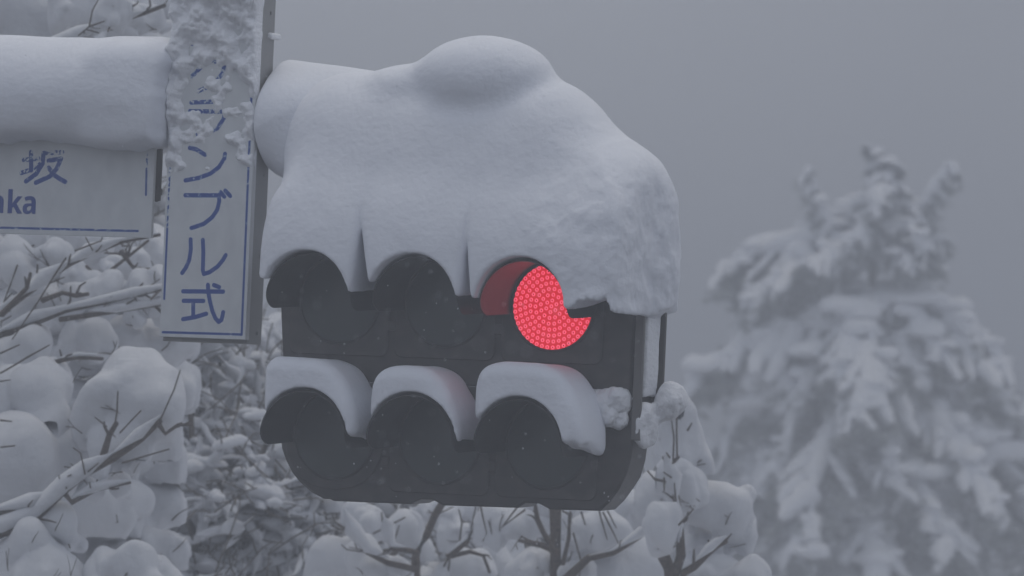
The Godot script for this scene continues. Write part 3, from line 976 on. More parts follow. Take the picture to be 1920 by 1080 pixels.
func back_cushions() -> void:
	# the next tree's snow, seen between the cushions of the nearer one
	var t := thing("snowy_tree", "crowded snow cushions of a tree just behind the leftmost branches", "tree", "trees behind the signal")
	branch(t, "trunk", 33.0, 0.15, 0.05, [[-240, 2600], [-230, 1700], [-200, 1000], [-170, 500], [-160, 100]], M.bark)
	for k in 6:
		var y := 560.0 + 105.0 * k
		branch(t, "branch", 33.0, 0.03, 0.008, [[-205, y + 120, 0.0], [-40, y + 40, 0.1], [120, y, -0.1], [260 + 20 * (k % 3), y - 40, 0.1]], M.bark)
	shoots = Shape.new()
	for j in 7:
		for i in 6:
			var x := -20.0 + 62.0 * i + rng.randf_range(-22, 22)
			var y := 470.0 + 96.0 * j + rng.randf_range(-26, 26) - 18.0 * (i % 2)
			if x > 330 - 10 * absf(j - 2): continue
			var r := rng.randf_range(34, 52)
			pillow(t, 33.0 + rng.randf_range(-0.3, 0.5), [[x, y, r], [x + rng.randf_range(20, 45), y + rng.randf_range(-15, 25), r * 0.8], [x - rng.randf_range(10, 40), y + rng.randf_range(0, 30), r * 0.7]], M.shaded_tree_snow, 1.0, 0.024)
	obj("shoot", shoots.mesh(), M.bark, t).set_meta("kind", "stuff")


func middle_trees() -> void:
	var b: Material = M.bark
	shoots = Shape.new()
	var m: Material = M.shaded_tree_snow
	var t := thing("snowy_tree", "snow laden bare tree directly below the signal with a forked brown trunk", "tree", "trees behind the signal")
	var D := 33.0
	branch(t, "trunk", D, 0.07, 0.024, [[1050, 2600], [1046, 1700], [1043, 1080], [1041, 1010], [1040, 955], [1036, 900]], b)
	branch(t, "branch", D, 0.022, 0.008, [[1046, 1040], [1030, 1026], [1008, 1019], [970, 1012]], b)
	branch(t, "branch", D, 0.016, 0.008, [[1034, 1026], [1020, 1000], [1008, 976], [1002, 940]], b)
	branch(t, "branch", D, 0.024, 0.010, [[1046, 1100], [1104, 1050], [1147, 1038], [1204, 1005], [1215, 995]], b)
	branch(t, "branch", D, 0.012, 0.006, [[1055, 1060], [1066, 1010], [1068, 965]], b)
	var tw := Shape.new()
	for q in [[[1132, 961], [1148, 995], [1161, 1024]], [[1124, 958], [1138, 1012]], [[1075, 1000], [1086, 1040], [1094, 1067]], [[970, 950], [940, 990]], [[985, 955], [945, 985]], [[1210, 995], [1235, 955]], [[1090, 960], [1098, 985]], [[1140, 958], [1156, 990]], [[900, 945], [912, 1000], [905, 1015]]]:
		var c := Curve3D.new()
		for p in q: c.add_point(at(p[0], p[1], D - 0.2))
		limb(tw, c.tessellate_even_length(4, 0.03), 0.005, 0.003)
	obj("twig", tw.mesh(), b, t).set_meta("kind", "stuff")
	for q in [[0.1, [[1010, 1062, 34], [980, 1080, 30]]], [0.3, [[1000, 985, 30], [960, 985, 34], [925, 1000, 28]]], [0.0, [[1090, 1010, 34], [1120, 985, 40], [1150, 1000, 30]]], [0.2, [[1190, 1060, 50], [1140, 1080, 44]]], [0.5, [[1215, 965, 40], [1180, 960, 34]]],
			[0.6, [[1080, 960, 28], [1060, 980, 18]]], [-0.1, [[1080, 1080, 26]]], [0.4, [[1020, 940, 30]]]]:
		pillow(t, D + q[0], q[1], m)
	obj("shoot", shoots.mesh(), M.bark, t).set_meta("kind", "stuff")
	shoots = Shape.new()
	t = thing("snowy_tree", "snow laden bare tree left of the forked trunk with two leaning stems", "tree", "trees behind the signal")
	D = 34.0
	branch(t, "trunk", D, 0.08, 0.02, [[795, 2600], [785, 1700], [777, 1080], [783, 1038], [802, 1005], [816, 966], [832, 940]], b)
	branch(t, "branch", D, 0.035, 0.010, [[800, 1300], [828, 1080], [840, 1043], [874, 1014], [888, 990], [896, 950]], b)
	branch(t, "branch", D, 0.016, 0.007, [[783, 1038], [760, 1032], [735, 1028], [727, 995], [720, 975]], b)
	branch(t, "branch", D, 0.016, 0.007, [[778, 1070], [730, 1055], [690, 1035], [660, 1000], [645, 960]], b)
	branch(t, "branch", D, 0.014, 0.007, [[845, 1042], [880, 1035], [905, 1042], [918, 1075]], b)
	tw = Shape.new()
	for q in [[[645, 960], [655, 990], [670, 1030]], [[735, 1028], [748, 985]], [[816, 966], [850, 950]], [[660, 1000], [620, 985]], [[700, 1000], [740, 980], [760, 970]], [[860, 1024], [866, 980], [860, 955]], [[690, 1035], [650, 1030], [640, 1020]]]:
		var c := Curve3D.new()
		for p in q: c.add_point(at(p[0], p[1], D - 0.2))
		limb(tw, c.tessellate_even_length(4, 0.03), 0.005, 0.003)
	obj("twig", tw.mesh(), b, t).set_meta("kind", "stuff")
	for q in [[0.2, [[760, 990, 34], [735, 1000, 26], [770, 1020, 24]]], [0.0, [[690, 1065, 44], [735, 1075, 34]]], [0.4, [[850, 1000, 26], [840, 970, 26]]], [0.1, [[870, 1065, 36], [905, 1080, 30]]], [0.5, [[700, 985, 32], [675, 965, 26]]], [0.6, [[640, 1060, 44], [600, 1080, 40]]], [0.8, [[880, 960, 28], [920, 965, 30]]], [0.7, [[800, 960, 24]]], [0.3, [[935, 1040, 30], [950, 1075, 36]]]]:
		pillow(t, D + q[0], q[1], m)
	obj("shoot", shoots.mesh(), M.bark, t).set_meta("kind", "stuff")
	shoots = Shape.new()
	t = thing("snowy_tree", "snow laden bush of upright branches at the signal's lower right corner", "tree", "trees behind the signal")
	D = 32.0
	branch(t, "trunk", D, 0.09, 0.03, [[1290, 2700], [1275, 1700], [1262, 1090], [1256, 1060], [1240, 1030]], b)
	branch(t, "branch", D, 0.022, 0.012, [[1272, 1100], [1280, 1072], [1300, 1060], [1330, 1035], [1345, 1022], [1362, 1013]], b)
	branch(t, "branch", D, 0.024, 0.012, [[1262, 1090], [1274, 1040], [1272, 985], [1268, 940], [1262, 905], [1252, 875], [1246, 858]], b)
	branch(t, "branch", D, 0.014, 0.008, [[1254, 880], [1262, 868], [1274, 856]], b)
	branch(t, "branch", D, 0.012, 0.007, [[1335, 1032], [1332, 1018], [1328, 1012]], b)
	tw = Shape.new()
	for q in [[[1270, 858], [1269, 810], [1269, 770]], [[1262, 870], [1264, 820], [1258, 780]], [[1290, 808], [1298, 793]], [[1245, 895], [1246, 920]], [[1362, 1013], [1372, 1000]], [[1268, 940], [1265, 905]], [[1272, 985], [1300, 955]]]:
		var c := Curve3D.new()
		for p in q: c.add_point(at(p[0], p[1], D - 0.35))
		limb(tw, c.tessellate_even_length(4, 0.03), 0.005, 0.003)
	obj("twig", tw.mesh(), b, t).set_meta("kind", "stuff")
	for q in [[0.1, [[1258, 772, 34], [1270, 810, 38], [1284, 838, 34], [1262, 850, 34]]], [0.0, [[1276, 905, 34], [1288, 932, 32]]], [0.2, [[1305, 960, 42], [1345, 950, 44], [1380, 960, 34], [1405, 932, 14], [1375, 1000, 36], [1400, 1005, 18]]], [-0.2, [[1242, 985, 32], [1240, 1020, 24]]], [0.1, [[1300, 1085, 34], [1350, 1080, 40], [1395, 1090, 34]]],
			[0.4, [[1320, 1010, 34]]], [0.5, [[1235, 910, 30], [1225, 940, 26]]]]:
		pillow(t, D + q[0], q[1], m)
	obj("shoot", shoots.mesh(), M.bark, t).set_meta("kind", "stuff")
	shoots = Shape.new()


func sight(p: Vector3) -> Vector2:
	var q := eye_basis.transposed() * (p - EYE)
	return Vector2(960.0 - LENS * q.x / q.z, 540.0 + LENS * q.y / q.z)


var lump_meshes: Array[ArrayMesh] = []


func make_lumps() -> void:
	# uneven heaps of snow one metre in radius, in several shapes, for the snow on fine twigs
	for k in 7:
		var o1 := k * 37.0
		var tilt := Basis(Vector3.FORWARD, rng.randf_range(-0.5, 0.5))
		var f := func(p: Vector3) -> float:
			var q := tilt * p
			var d := d_ell(q, Vector3.ZERO, Vector3(1.15, 0.72, 0.8))
			d = smin(d, d_ell(p, Vector3(0.55, -0.25, 0.1), Vector3(0.7, 0.6, 0.6)), 0.4)
			d += noise.get_noise_3d(p.x * 9.0 + o1, p.y * 7.0, p.z * 9.0) * 0.5
			return smax(d, -0.5 - p.y + 0.3 * absf(p.x) * 0.5, 0.3)
		lump_meshes.append(field(f, Vector3.ONE * -1.9, Vector3.ONE * 1.9, 0.13, 0.4))


func grow(bark: Shape, snow: Shape, lumps: Array, p: Vector3, dir: Vector3, length: float, r: float, level: int, heft: float, area: Rect2) -> void:
	# one limb, the heaps of snow along it and the limbs that leave it
	var n := 6 if level < 2 else 5
	var pts := PackedVector3Array()
	var rad := PackedFloat32Array()
	var d := dir
	var q := p
	for i in n + 1:
		pts.append(q)
		rad.append(maxf(0.0042, r * (1.0 - 0.75 * i / n)))
		d = (d + Vector3(rng.randf_range(-1, 1), rng.randf_range(-0.8, 0.75) - (0.05 if level > 1 else -0.1), rng.randf_range(-1, 1)) * (0.22 if level < 2 else 0.42)).normalized()
		q += d * length / n
	if level > 0 and not area.has_point(sight(pts[n])): return
	bark.tube(pts, rad, 5)
	if level > 0:
		# a ridge of snow that follows the limb, thick and thin by turns
		var big := heft * (0.8 if level == 1 else (0.55 if level == 2 else 0.36)) * rng.randf_range(0.55, 1.25)
		var a := PackedVector3Array()
		var b := PackedFloat32Array()
		var steps := n * 2
		for i in steps + 1:
			var u := i / 2.0
			var c := pts[mini(int(u), n)].lerp(pts[mini(int(u) + 1, n)], u - int(u))
			var w := big * maxf(0.18, 0.8 + 1.5 * noise_fine.get_noise_3d(c.x * 130.0, c.y * 130.0, c.z * 130.0))
			w *= pow(sin(PI * (i + 0.5) / (steps + 1.0)), 0.35)
			a.append(c + Vector3(0, w * 0.55 + rad[mini(int(u), n)] * 0.4, 0))
			b.append(w)
		snow.tube(a, b, 7, 0.9)
		var i := 0.3
		while i < n and level < 3:
			var c := pts[int(i)].lerp(pts[mini(int(i) + 1, n)], i - int(i))
			var w := heft * (1.1 if level == 1 else 0.85) * rng.randf_range(0.45, 1.3)
			var bs := Basis(Vector3.UP, rng.randf() * TAU) * Basis(Vector3.BACK, rng.randf_range(-0.4, 0.4)) * Basis.from_scale(Vector3(w * rng.randf_range(0.9, 1.5), w * rng.randf_range(0.8, 1.2), w * rng.randf_range(0.8, 1.2)))
			lumps[rng.randi() % lumps.size()].append(Transform3D(bs, c + Vector3(0, w * 0.42, 0)))
			i += maxf(0.4, w * 2.4 * n / length) * rng.randf_range(0.6, 1.7)
	if level >= 2 and rng.randf() < 0.6:
		# a bare shoot runs on past the snow
		var v := (dir + Vector3(rng.randf_range(-1, 1), rng.randf_range(-0.4, 1.0), rng.randf_range(-1, 1)) * 0.8).normalized()
		var L := rng.randf_range(0.12, 0.4)
		var from: Vector3 = pts[n - 1] + Vector3(0, 0.02, 0)
		var bow := Vector3(rng.randf_range(-0.3, 0.3), rng.randf_range(-0.1, 0.3), rng.randf_range(-0.2, 0.2)) * L
		bark.tube(PackedVector3Array([from, from + v * L * 0.35 + bow * 0.6, from + v * L * 0.7 + bow, from + v * L + bow * 0.7]), PackedFloat32Array([0.0052, 0.0046, 0.004, 0.0034]), 5)
	if level >= 3: return
	var kids := 7 if level == 0 else (7 if level == 1 else 4)
	for k in kids:
		var u := rng.randf_range(0.25, 1.0)
		var i := clampi(int(u * n), 1, n)
		var away := Vector3(rng.randf_range(-1, 1), rng.randf_range(-0.35, 0.55), rng.randf_range(-1, 1)).normalized()
		var base := (pts[i] - pts[i - 1]).normalized()
		grow(bark, snow, lumps, pts[i], (base * 0.5 + away * 0.9).normalized(), length * rng.randf_range(0.35, 0.6), rad[i] * 0.7, level + 1, heft, area)


func filled_tree(label: String, root: Vector2, D: float, limbs: Array, heft: float, area: Rect2) -> void:
	var t := thing("snowy_tree", label, "tree", "trees behind the signal")
	var trunk := Shape.new()
	var base := at(root.x, root.y, D)
	var foot := Vector3(base.x, 0.0, base.z)
	trunk.tube(PackedVector3Array([foot - Vector3(0, 0.3, 0), foot.lerp(base, 0.5) + Vector3(0.05, 0, 0.02), base]), PackedFloat32Array([0.16, 0.12, 0.10]), 10)
	obj("trunk", trunk.mesh(), M.far_bark, t)
	var lumps := []
	var snow := Shape.new()
	for k in lump_meshes.size(): lumps.append([])
	for q in limbs:
		var tip := at(q[0], q[1], D + q[2])
		var bark := Shape.new()
		var v := tip - base
		grow(bark, snow, lumps, base, v.normalized(), v.length(), 0.05, 0, heft, area)
		obj("branch", bark.mesh(), M.far_bark, t)
	obj("twig_snow", snow.mesh(), M.shaded_tree_snow, t).set_meta("kind", "stuff")
	for k in lumps.size():
		var mm := MultiMesh.new()
		mm.transform_format = MultiMesh.TRANSFORM_3D
		mm.mesh = lump_meshes[k]
		mm.instance_count = lumps[k].size()
		for i in lumps[k].size(): mm.set_instance_transform(i, lumps[k][i])
		if lumps[k].is_empty(): continue
		var o := MultiMeshInstance3D.new()
		o.name = "branch_snow" if k == 0 else "branch_snow_%03d" % k
		o.multimesh = mm
		o.material_override = M.shaded_tree_snow
		o.set_meta("kind", "stuff")
		t.add_child(o, true)


func fill_trees() -> void:
	make_lumps()
	filled_tree("tangle of thin snowy twigs between the left branches and the signal", Vector2(330, 1500), 36.0, [[250, 700, 0.5], [420, 760, -0.6], [520, 820, 0.3], [600, 900, -0.4], [330, 900, 0.8], [420, 950, -0.9], [480, 680, 0.6], [200, 880, 0.2], [380, 820, 0.0], [520, 960, 0.1]], 0.062, Rect2(-100, 640, 800, 700))
	filled_tree("finely branched snowy tree in the hazy gap below the tall sign", Vector2(480, 1400), 41.0, [[350, 720, 0.4], [480, 660, -0.7], [560, 850, 0.5], [420, 860, -0.3], [300, 860, 0.8], [640, 950, 0.2], [250, 700, -0.5], [380, 960, 0.6], [500, 760, 0.9], [540, 640, 0.4]], 0.085, Rect2(-100, 570, 850, 800))
	filled_tree("pale snowy tree seen through the branches under the place name sign", Vector2(60, 1300), 37.5, [[60, 560, 0.3], [200, 480, -0.5], [-60, 600, 0.5], [240, 600, 0.6], [120, 700, -0.7], [300, 560, 0.0], [150, 450, 0.8], [20, 760, -0.4], [-20, 480, 0.2]], 0.13, Rect2(-300, 380, 780, 900))
	filled_tree("tall snowy tree rising behind the roll of snow at the left edge", Vector2(120, 700), 36.5, [[60, 40, 0.3], [200, 30, -0.3], [-60, 60, 0.4], [250, 60, 0.5], [140, 80, -0.4], [0, -20, 0.0], [180, -30, 0.6]], 0.15, Rect2(-300, -150, 620, 700))
	filled_tree("pale mass of snowy boughs deepest behind the twigs left of the signal", Vector2(430, 1500), 47.0, [[300, 700, 0.4], [430, 640, -0.7], [560, 720, 0.5], [400, 860, -0.3], [280, 900, 0.8], [640, 900, 0.2], [520, 860, -0.5], [440, 980, 0.6], [600, 1000, 0.9], [340, 780, 0.4], [700, 980, 0.2]], 0.19, Rect2(-100, 560, 950, 800))
	filled_tree("low spreading snowy tree behind the forked trunk under the signal", Vector2(900, 1550), 37.0, [[700, 980, 0.4], [820, 960, -0.5], [960, 970, 0.6], [1080, 980, -0.4], [1150, 960, 0.5], [600, 1000, 0.2], [900, 1040, -0.8], [1030, 1040, 0.9], [760, 920, 0.7], [1000, 920, 0.2]], 0.085, Rect2(450, 820, 800, 600))


# ---------------------------------------------------------------- the conifer
func tuft() -> ArrayMesh:
	# a spray of needles: short blades leaving a common stem
	var s := Shape.new()
	for k in 9:
		var a := TAU * k / 9.0 + (k % 2) * 0.3
		var dv := Vector3(cos(a), -0.35 - 0.25 * (k % 3), sin(a)).normalized()
		var side := dv.cross(Vector3.UP).normalized() * 0.16
		var tip := dv * (1.0 + 0.25 * (k % 2))
		s.tri(-side * 0.4, side * 0.4, dv * 0.55 + side)
		s.tri(-side * 0.4, dv * 0.55 + side, dv * 0.55 - side)
		s.tri(dv * 0.55 - side, dv * 0.55 + side, tip)
	return s.mesh()


func bough(snow: Shape, lumps: Array, needles: Array, root: Vector3, out: Vector3, L: float, rise: float, droop: float, size: float) -> void:
	# one loaded bough: its ridge of snow, heaps along it, hanging sprays of needles with snow of their own
	var across := out.cross(Vector3.UP)
	var fine := minf(size, 0.12 * size + 0.50 * L)
	var line := PackedVector3Array()
	var rad := PackedFloat32Array()
	var m := 10
	var lift := PackedVector3Array()
	for i in m + 1:
		var u := float(i) / m
		var p := root + out * L * u * (1.0 - 0.15 * u) + Vector3(0, L * (rise * u - (droop + rise) * u * u), 0)
		p += across * L * 0.12 * noise.get_noise_2d(u * 40.0, root.y * 90.0 + out.x * 50.0) * u
		line.append(p)
		var w := lerpf(0.15, 0.07, u) * (0.16 * size + 0.62 * L) * (0.8 + 1.0 * noise_fine.get_noise_3d(p.x * 50, p.y * 50, p.z * 50)) * minf(1.0, 0.35 + 3.0 * u)
		rad.append(maxf(0.018 * size, w))
		lift.append(p + Vector3(0, rad[i] * 0.35, 0))
	snow.tube(lift, rad, 10, 0.8)
	for i in range(1, m + 1):
		for c in 2:
			if rng.randf() < 0.25: continue
			var w := rad[i] * rng.randf_range(0.7, 1.7)
			var bs := Basis(Vector3.UP, rng.randf() * TAU) * Basis.from_scale(Vector3(w * rng.randf_range(0.9, 1.5), w * rng.randf_range(0.6, 1.0), w * rng.randf_range(0.8, 1.3)))
			lumps[rng.randi() % lumps.size()].append(Transform3D(bs, line[i] + Vector3(rng.randf_range(-1, 1), rng.randf_range(-0.5, 0.4), rng.randf_range(-1, 1)) * rad[i] * 1.3))
	for j in range(2, m + 1):
		for sgn in [-1.0, 1.0]:
			var fl := L * rng.randf_range(0.12, 0.40) * (1.15 - 0.5 * j / m)
			var dv: Vector3 = (out * 0.65 + across * sgn * rng.randf_range(0.4, 1.1) + Vector3(0, -rng.randf_range(0.3, 1.2), 0)).normalized()
			var fp := PackedVector3Array()
			var fr := PackedFloat32Array()
			var fat := rng.randf_range(0.5, 1.4)
			for i in 5:
				var u := i / 4.0
				var p := line[j] + dv * fl * u + Vector3(rng.randf_range(-0.05, 0.05) * fl, -0.25 * fl * u * u, 0)
				fp.append(p)
				fr.append(lerpf(0.10, 0.05, u) * fat * rng.randf_range(0.6, 1.35) * fine)
				for c in 3:
					needles.append(Transform3D(Basis.from_euler(Vector3(rng.randf_range(-0.5, 0.5), rng.randf() * TAU, rng.randf_range(-0.5, 0.5))).scaled(Vector3.ONE * rng.randf_range(0.05, 0.11) * fine), p + Vector3(rng.randf_range(-0.11, 0.11), -rng.randf_range(0.03, 0.16), rng.randf_range(-0.11, 0.11)) * fine))
			if rng.randf() < 0.8: snow.tube(fp, fr, 7, 0.85)


func conifer(label: String, foot: Vector3, height: float, reach_at: Callable, extra: Array, from: float, sd: int) -> void:
	rng.seed = sd
	var t := thing("conifer", label, "tree", "conifers")
	var s := Shape.new()
	s.tube(PackedVector3Array([foot - Vector3(0, 0.3, 0), foot + Vector3(0.03, height * 0.5, 0), foot + Vector3(0.2, height - 0.1, 0)]), PackedFloat32Array([0.20, 0.12, 0.03]), 10)
	obj("trunk", s.mesh(), M.far_bark, t)
	var needles := []
	var lev := 0.05
	var turn := rng.randf() * TAU
	var snow := Shape.new()
	var lumps := []
	for k in lump_meshes.size(): lumps.append([])
	var size := 1.667
	while lev < height - from:
		var n := 4 if lev < 0.9 * size else 6
		for k in n:
			turn += TAU / n + rng.randf_range(-0.3, 0.3)
			var out := Vector3(cos(turn), 0, sin(turn))
			var l7 := lev / size
			var L: float = reach_at.call(l7, out.x) * rng.randf_range(0.55, 1.2) * size
			var rise := rng.randf_range(0.3, 0.9) if l7 < 0.7 else rng.randf_range(-0.05, 0.3)
			var droop := rng.randf_range(0.1, 0.35) if l7 < 1.0 else rng.randf_range(0.4, 0.95)
			var root := foot + Vector3(0.2 * size * pow(1 - lev / height, 2.0), height - lev - 0.1 + rng.randf_range(-0.15, 0.15), 0)
			bough(snow, lumps, needles, root, out, L, rise, droop, size)
		lev += rng.randf_range(0.34, 0.46) * size * (0.38 if lev < 0.75 * size else 1.0)
	for q in extra:
		bough(snow, lumps, needles, foot + Vector3(0.1, height - q[0] * size, 0), Vector3(cos(q[1]), 0, sin(q[1])), q[2] * size, q[3], q[4], size)
	for k in lumps.size():
		if lumps[k].is_empty(): continue
		var ml := MultiMesh.new()
		ml.transform_format = MultiMesh.TRANSFORM_3D
		ml.mesh = lump_meshes[k]
		ml.instance_count = lumps[k].size()
		for i in lumps[k].size(): ml.set_instance_transform(i, lumps[k][i])
		var ol := MultiMeshInstance3D.new()
		ol.name = "bough_snow" if k == 0 else "bough_snow_%03d" % k
		ol.multimesh = ml
		ol.material_override = M.conifer_snow
		ol.set_meta("kind", "stuff")
		t.add_child(ol, true)
	obj("snow_load", snow.mesh(), M.conifer_snow, t).set_meta("kind", "stuff")
	var mm := MultiMesh.new()
	mm.transform_format = MultiMesh.TRANSFORM_3D
	mm.mesh = tuft()
	mm.instance_count = needles.size()
	for i in needles.size(): mm.set_instance_transform(i, needles[i])
	var o := MultiMeshInstance3D.new()
	o.name = "foliage"
	o.multimesh = mm
	o.material_override = M.needle
	o.set_meta("kind", "stuff")
	t.add_child(o, true)


func falling_snow() -> void:
	# flakes in the air between the lens and the trees
	var s := Shape.new()
	for k in 3:
		var b := Basis.from_euler(Vector3(k * 1.1, k * 0.7, k * 2.0))
		for i in 6:
			var a := b * Vector3(cos(TAU * i / 6), sin(TAU * i / 6), 0.1)
			var c := b * Vector3(cos(TAU * (i + 1) / 6), sin(TAU * (i + 1) / 6), 0.1)
			s.tri(Vector3.ZERO, a * (1.0 if i % 2 else 0.6), c * (0.6 if i % 2 else 1.0))
	var mm := MultiMesh.new()
	mm.transform_format = MultiMesh.TRANSFORM_3D
	mm.mesh = s.mesh()
	mm.instance_count = 6000
	for i in 6000:
		var d := rng.randf_range(9.0, 58.0)
		var p := at(rng.randf_range(-200, 2120), rng.randf_range(-150, 1230), d)
		mm.set_instance_transform(i, Transform3D(Basis.from_euler(Vector3(rng.randf() * 6, rng.randf() * 6, 0)).scaled(Vector3(1, 1.7, 1) * rng.randf_range(0.0010, 0.0024)), p))
	var o := MultiMeshInstance3D.new()
	o.name = "falling_snow"
	o.multimesh = mm
	o.material_override = M.snow
	add_child(o, true)
	o.set_meta("kind", "stuff")
	tag(o, "sparse snowflakes drifting through the air before the signal and trees", "snowflakes")


func ground() -> void:
	var s := Shape.new()
	var n := 60
	for j in n + 1:
		for i in n + 1:
			var x := (float(i) / n - 0.5) * 700.0
			var z := -float(j) / n * 620.0 + 60.0
			s.v.append(Vector3(x, noise.get_noise_2d(x * 0.25, z * 0.25) * 0.9 - 0.2, z))
			s.n.append(Vector3.UP)
	for j in n:
		for i in n:
			var a := j * (n + 1) + i
			s.idx.append_array(PackedInt32Array([a, a + n + 1, a + 1, a + 1, a + n + 1, a + n + 2]))
	var r := Shape.new()
	var m := 48
	for j in m + 1:
		for i in m + 1:
			var x := (float(i) / m - 0.5) * 180.0
			var z := 34.0 - 61.5 * j / m
			r.v.append(Vector3(x, 0.32 + 0.02 * noise.get_noise_2d(x * 2.0, z * 2.0), z))
			r.n.append(Vector3.UP)
	for j in m:
		for i in m:
			var a := j * (m + 1) + i
			r.idx.append_array(PackedInt32Array([a, a + m + 2, a + 1, a, a + m + 1, a + m + 2]))
	var w := obj("road", r.mesh(), M.slush)
	w.set_meta("kind", "structure")
	tag(w, "ploughed wet asphalt crossing with grey slush before the signal", "road")
	var o := obj("snow_ground", s.mesh(), M.ground_snow)
	o.set_meta("kind", "structure")
	tag(o, "snow covered ground stretching away under the trees", "ground")


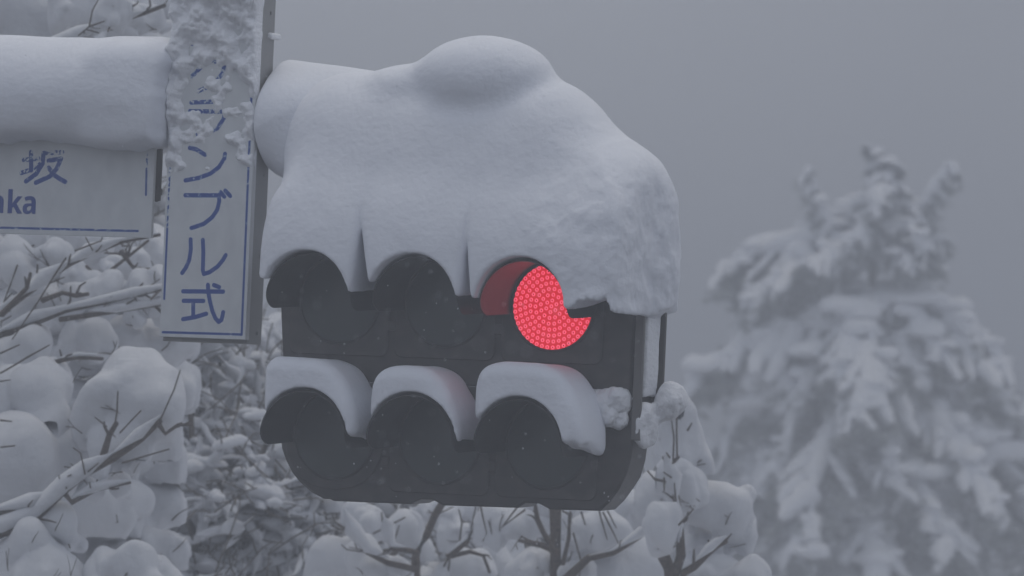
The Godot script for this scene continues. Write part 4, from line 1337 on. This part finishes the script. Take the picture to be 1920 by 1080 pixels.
func _ready() -> void:
	# camera
	var cam := Camera3D.new()
	cam.name = "camera"
	cam.fov = 2.0 * rad_to_deg(atan(540.0 / LENS))
	eye_basis = Basis(Vector3.RIGHT, deg_to_rad(PITCH)) * Basis(Vector3.BACK, deg_to_rad(ROLL))
	cam.transform = Transform3D(eye_basis, EYE)
	cam.near = 0.5
	cam.far = 3000.0
	# sky: low cloud, a little brighter overhead
	var sky := ProceduralSkyMaterial.new()
	sky.sky_top_color = Color(1.03, 1.075, 1.16)
	sky.sky_horizon_color = Color(0.675, 0.69, 0.735)
	sky.sky_curve = 0.3
	sky.ground_bottom_color = Color(0.60, 0.62, 0.66)
	sky.ground_horizon_color = Color(0.66, 0.68, 0.725)
	var cloud := FastNoiseLite.new()
	cloud.seed = 4
	cloud.noise_type = FastNoiseLite.TYPE_SIMPLEX_SMOOTH
	cloud.frequency = 0.03
	cloud.fractal_octaves = 3
	var cover := NoiseTexture2D.new()
	cover.width = 1024
	cover.height = 512
	cover.seamless = true
	cover.noise = cloud
	cover.color_ramp = ramp2(Color(1, 1, 1, 0.0), Color(0.96, 0.98, 1.0, 0.27))
	sky.sky_cover = cover
	var env := Environment.new()
	env.sky_rotation = Vector3(0, deg_to_rad(SKY_TURN), 0)
	env.background_mode = Environment.BG_SKY
	env.sky = Sky.new()
	env.sky.sky_material = sky
	env.tonemap_mode = Environment.TONE_MAPPER_LINEAR
	env.tonemap_exposure = 0.55
	env.sdfgi_enabled = true
	env.ssao_enabled = true
	env.ssil_enabled = true
	env.fog_enabled = true
	env.fog_density = 0.011
	env.fog_light_color = Color(0.86, 0.88, 0.92)
	var we := WorldEnvironment.new()
	we.name = "environment"
	we.environment = env
	add_child(we)
	var lens := CameraAttributesPhysical.new()
	lens.frustum_focal_length = 286.0
	lens.frustum_focus_distance = 25.0
	lens.exposure_aperture = 8.0
	lens.frustum_near = 0.5
	lens.frustum_far = 3000.0
	cam.attributes = lens
	cam.fov = 2.0 * rad_to_deg(atan(540.0 / LENS))
	add_child(cam)
	cam.current = true
	# the sun, spread by the cloud
	var sun := DirectionalLight3D.new()
	sun.name = "sun"
	sun.light_color = Color(1.0, 0.98, 0.95)
	sun.light_energy = 0.5
	sun.light_angular_distance = 40.0
	sun.shadow_enabled = true
	sun.rotation_degrees = Vector3(-76, 170, 0)
	add_child(sun)

	noise.seed = 11
	noise.frequency = 0.03
	noise.fractal_octaves = 3
	noise_fine.seed = 12
	noise_fine.frequency = 0.05
	noise_fine.fractal_octaves = 3
	rng.seed = 5
	head_at = Transform3D(Basis(Vector3.UP, deg_to_rad(-24.0)) * Basis(Vector3.BACK, deg_to_rad(-0.7)), at(840, 700, 25.0))
	make_materials()
	mat("steel_white", Color(0.55, 0.56, 0.57), 0.5)
	mat("steel_end", Color(0.12, 0.115, 0.112), 0.5)
	mat("ink", Color(0.012, 0.048, 0.26), 0.6)
	triplanar(mat("slush", Color(0.16, 0.16, 0.165), 0.5), 0.3, null, 0.0, noise_tex(0.02, 5, 256, 14, FastNoiseLite.TYPE_SIMPLEX_SMOOTH, ramp2(Color(0.45, 0.45, 0.46), Color(1, 1, 1))))
	mat("ground_snow", Color(0.77, 0.79, 0.845), 0.95, 0.2)
	var e := mat("red_glow", Color(0.25, 0.01, 0.03), 0.5)
	e.emission_enabled = true
	e.emission = Color(0.84, 0.0, 0.10)
	e.emission_energy_multiplier = 1.5
	e = mat("led_glow", Color(0.5, 0.2, 0.2), 0.5)
	e.emission_enabled = true
	e.emission = Color(1.0, 0.28, 0.40)
	e.emission_energy_multiplier = 2.4
	e = mat("led_dark", Color(0.1, 0.02, 0.03), 0.5)
	e.emission_enabled = true
	e.emission = Color(0.45, 0.05, 0.15)
	e.emission_energy_multiplier = 1.0

	ground()
	signal_mast()
	scramble_sign()
	place_sign()
	traffic_signal()
	big_cap()
	arm_snow()
	roll_of_snow()
	plaster()
	hood_caps()
	left_tree()
	back_cushions()
	middle_trees()
	fill_trees()
	falling_snow()
	var crown := func(lev: float, side: float) -> float:
		var wide := 0.16 + 0.52 * smoothstep(0.05, 0.6, lev) + 0.65 * smoothstep(0.7, 1.5, lev) + 0.45 * smoothstep(1.6, 2.8, lev)
		return wide * (1.0 - 0.18 * side * (1.0 - smoothstep(0.8, 2.0, lev)))
	var far := at(1610, 800, 100.0)
	var top := at(1640, 285, 100.0).y
	conifer("tall conifer at the right drooping under snow, hazy behind the falling snow", Vector3(far.x, 0, far.z), top, crown, [[0.80, 3.3, 1.45, 0.12, 0.15], [0.95, 2.95, 1.25, 0.1, 0.3], [1.05, 3.2, 0.66, 0.5, -1.35], [1.0, 3.4, 0.7, 0.4, -0.5], [0.85, 0.2, 0.80, 0.5, -0.95], [0.95, 0.3, 0.75, 0.4, -0.3], [0.02, 2.2, 0.16, 0.4, -0.5], [0.02, 5.2, 0.14, 0.4, -0.4], [1.2, 3.5, 1.35, 0.1, 0.45], [1.5, 3.0, 1.75, 0.1, 0.3], [2.5, 3.1, 1.85, 0.1, 0.45], [1.25, 0.1, 1.35, 0.2, 0.4], [1.5, 0.15, 1.7, 0.1, 0.55], [1.9, 3.1, 1.6, 0.1, 0.5], [1.7, 1.4, 1.3, 0.1, 0.9], [1.35, 1.75, 1.2, 0.1, 0.9], [2.2, 0.1, 2.0, 0.1, 0.6]], 3.0, 77)
	var near := at(1885, 900, 112.0)
	conifer("lower snowy conifer showing only its top in the lower right corner", Vector3(near.x, 0, near.z), at(1885, 905, 112.0).y, crown, [], 1.5, 91)
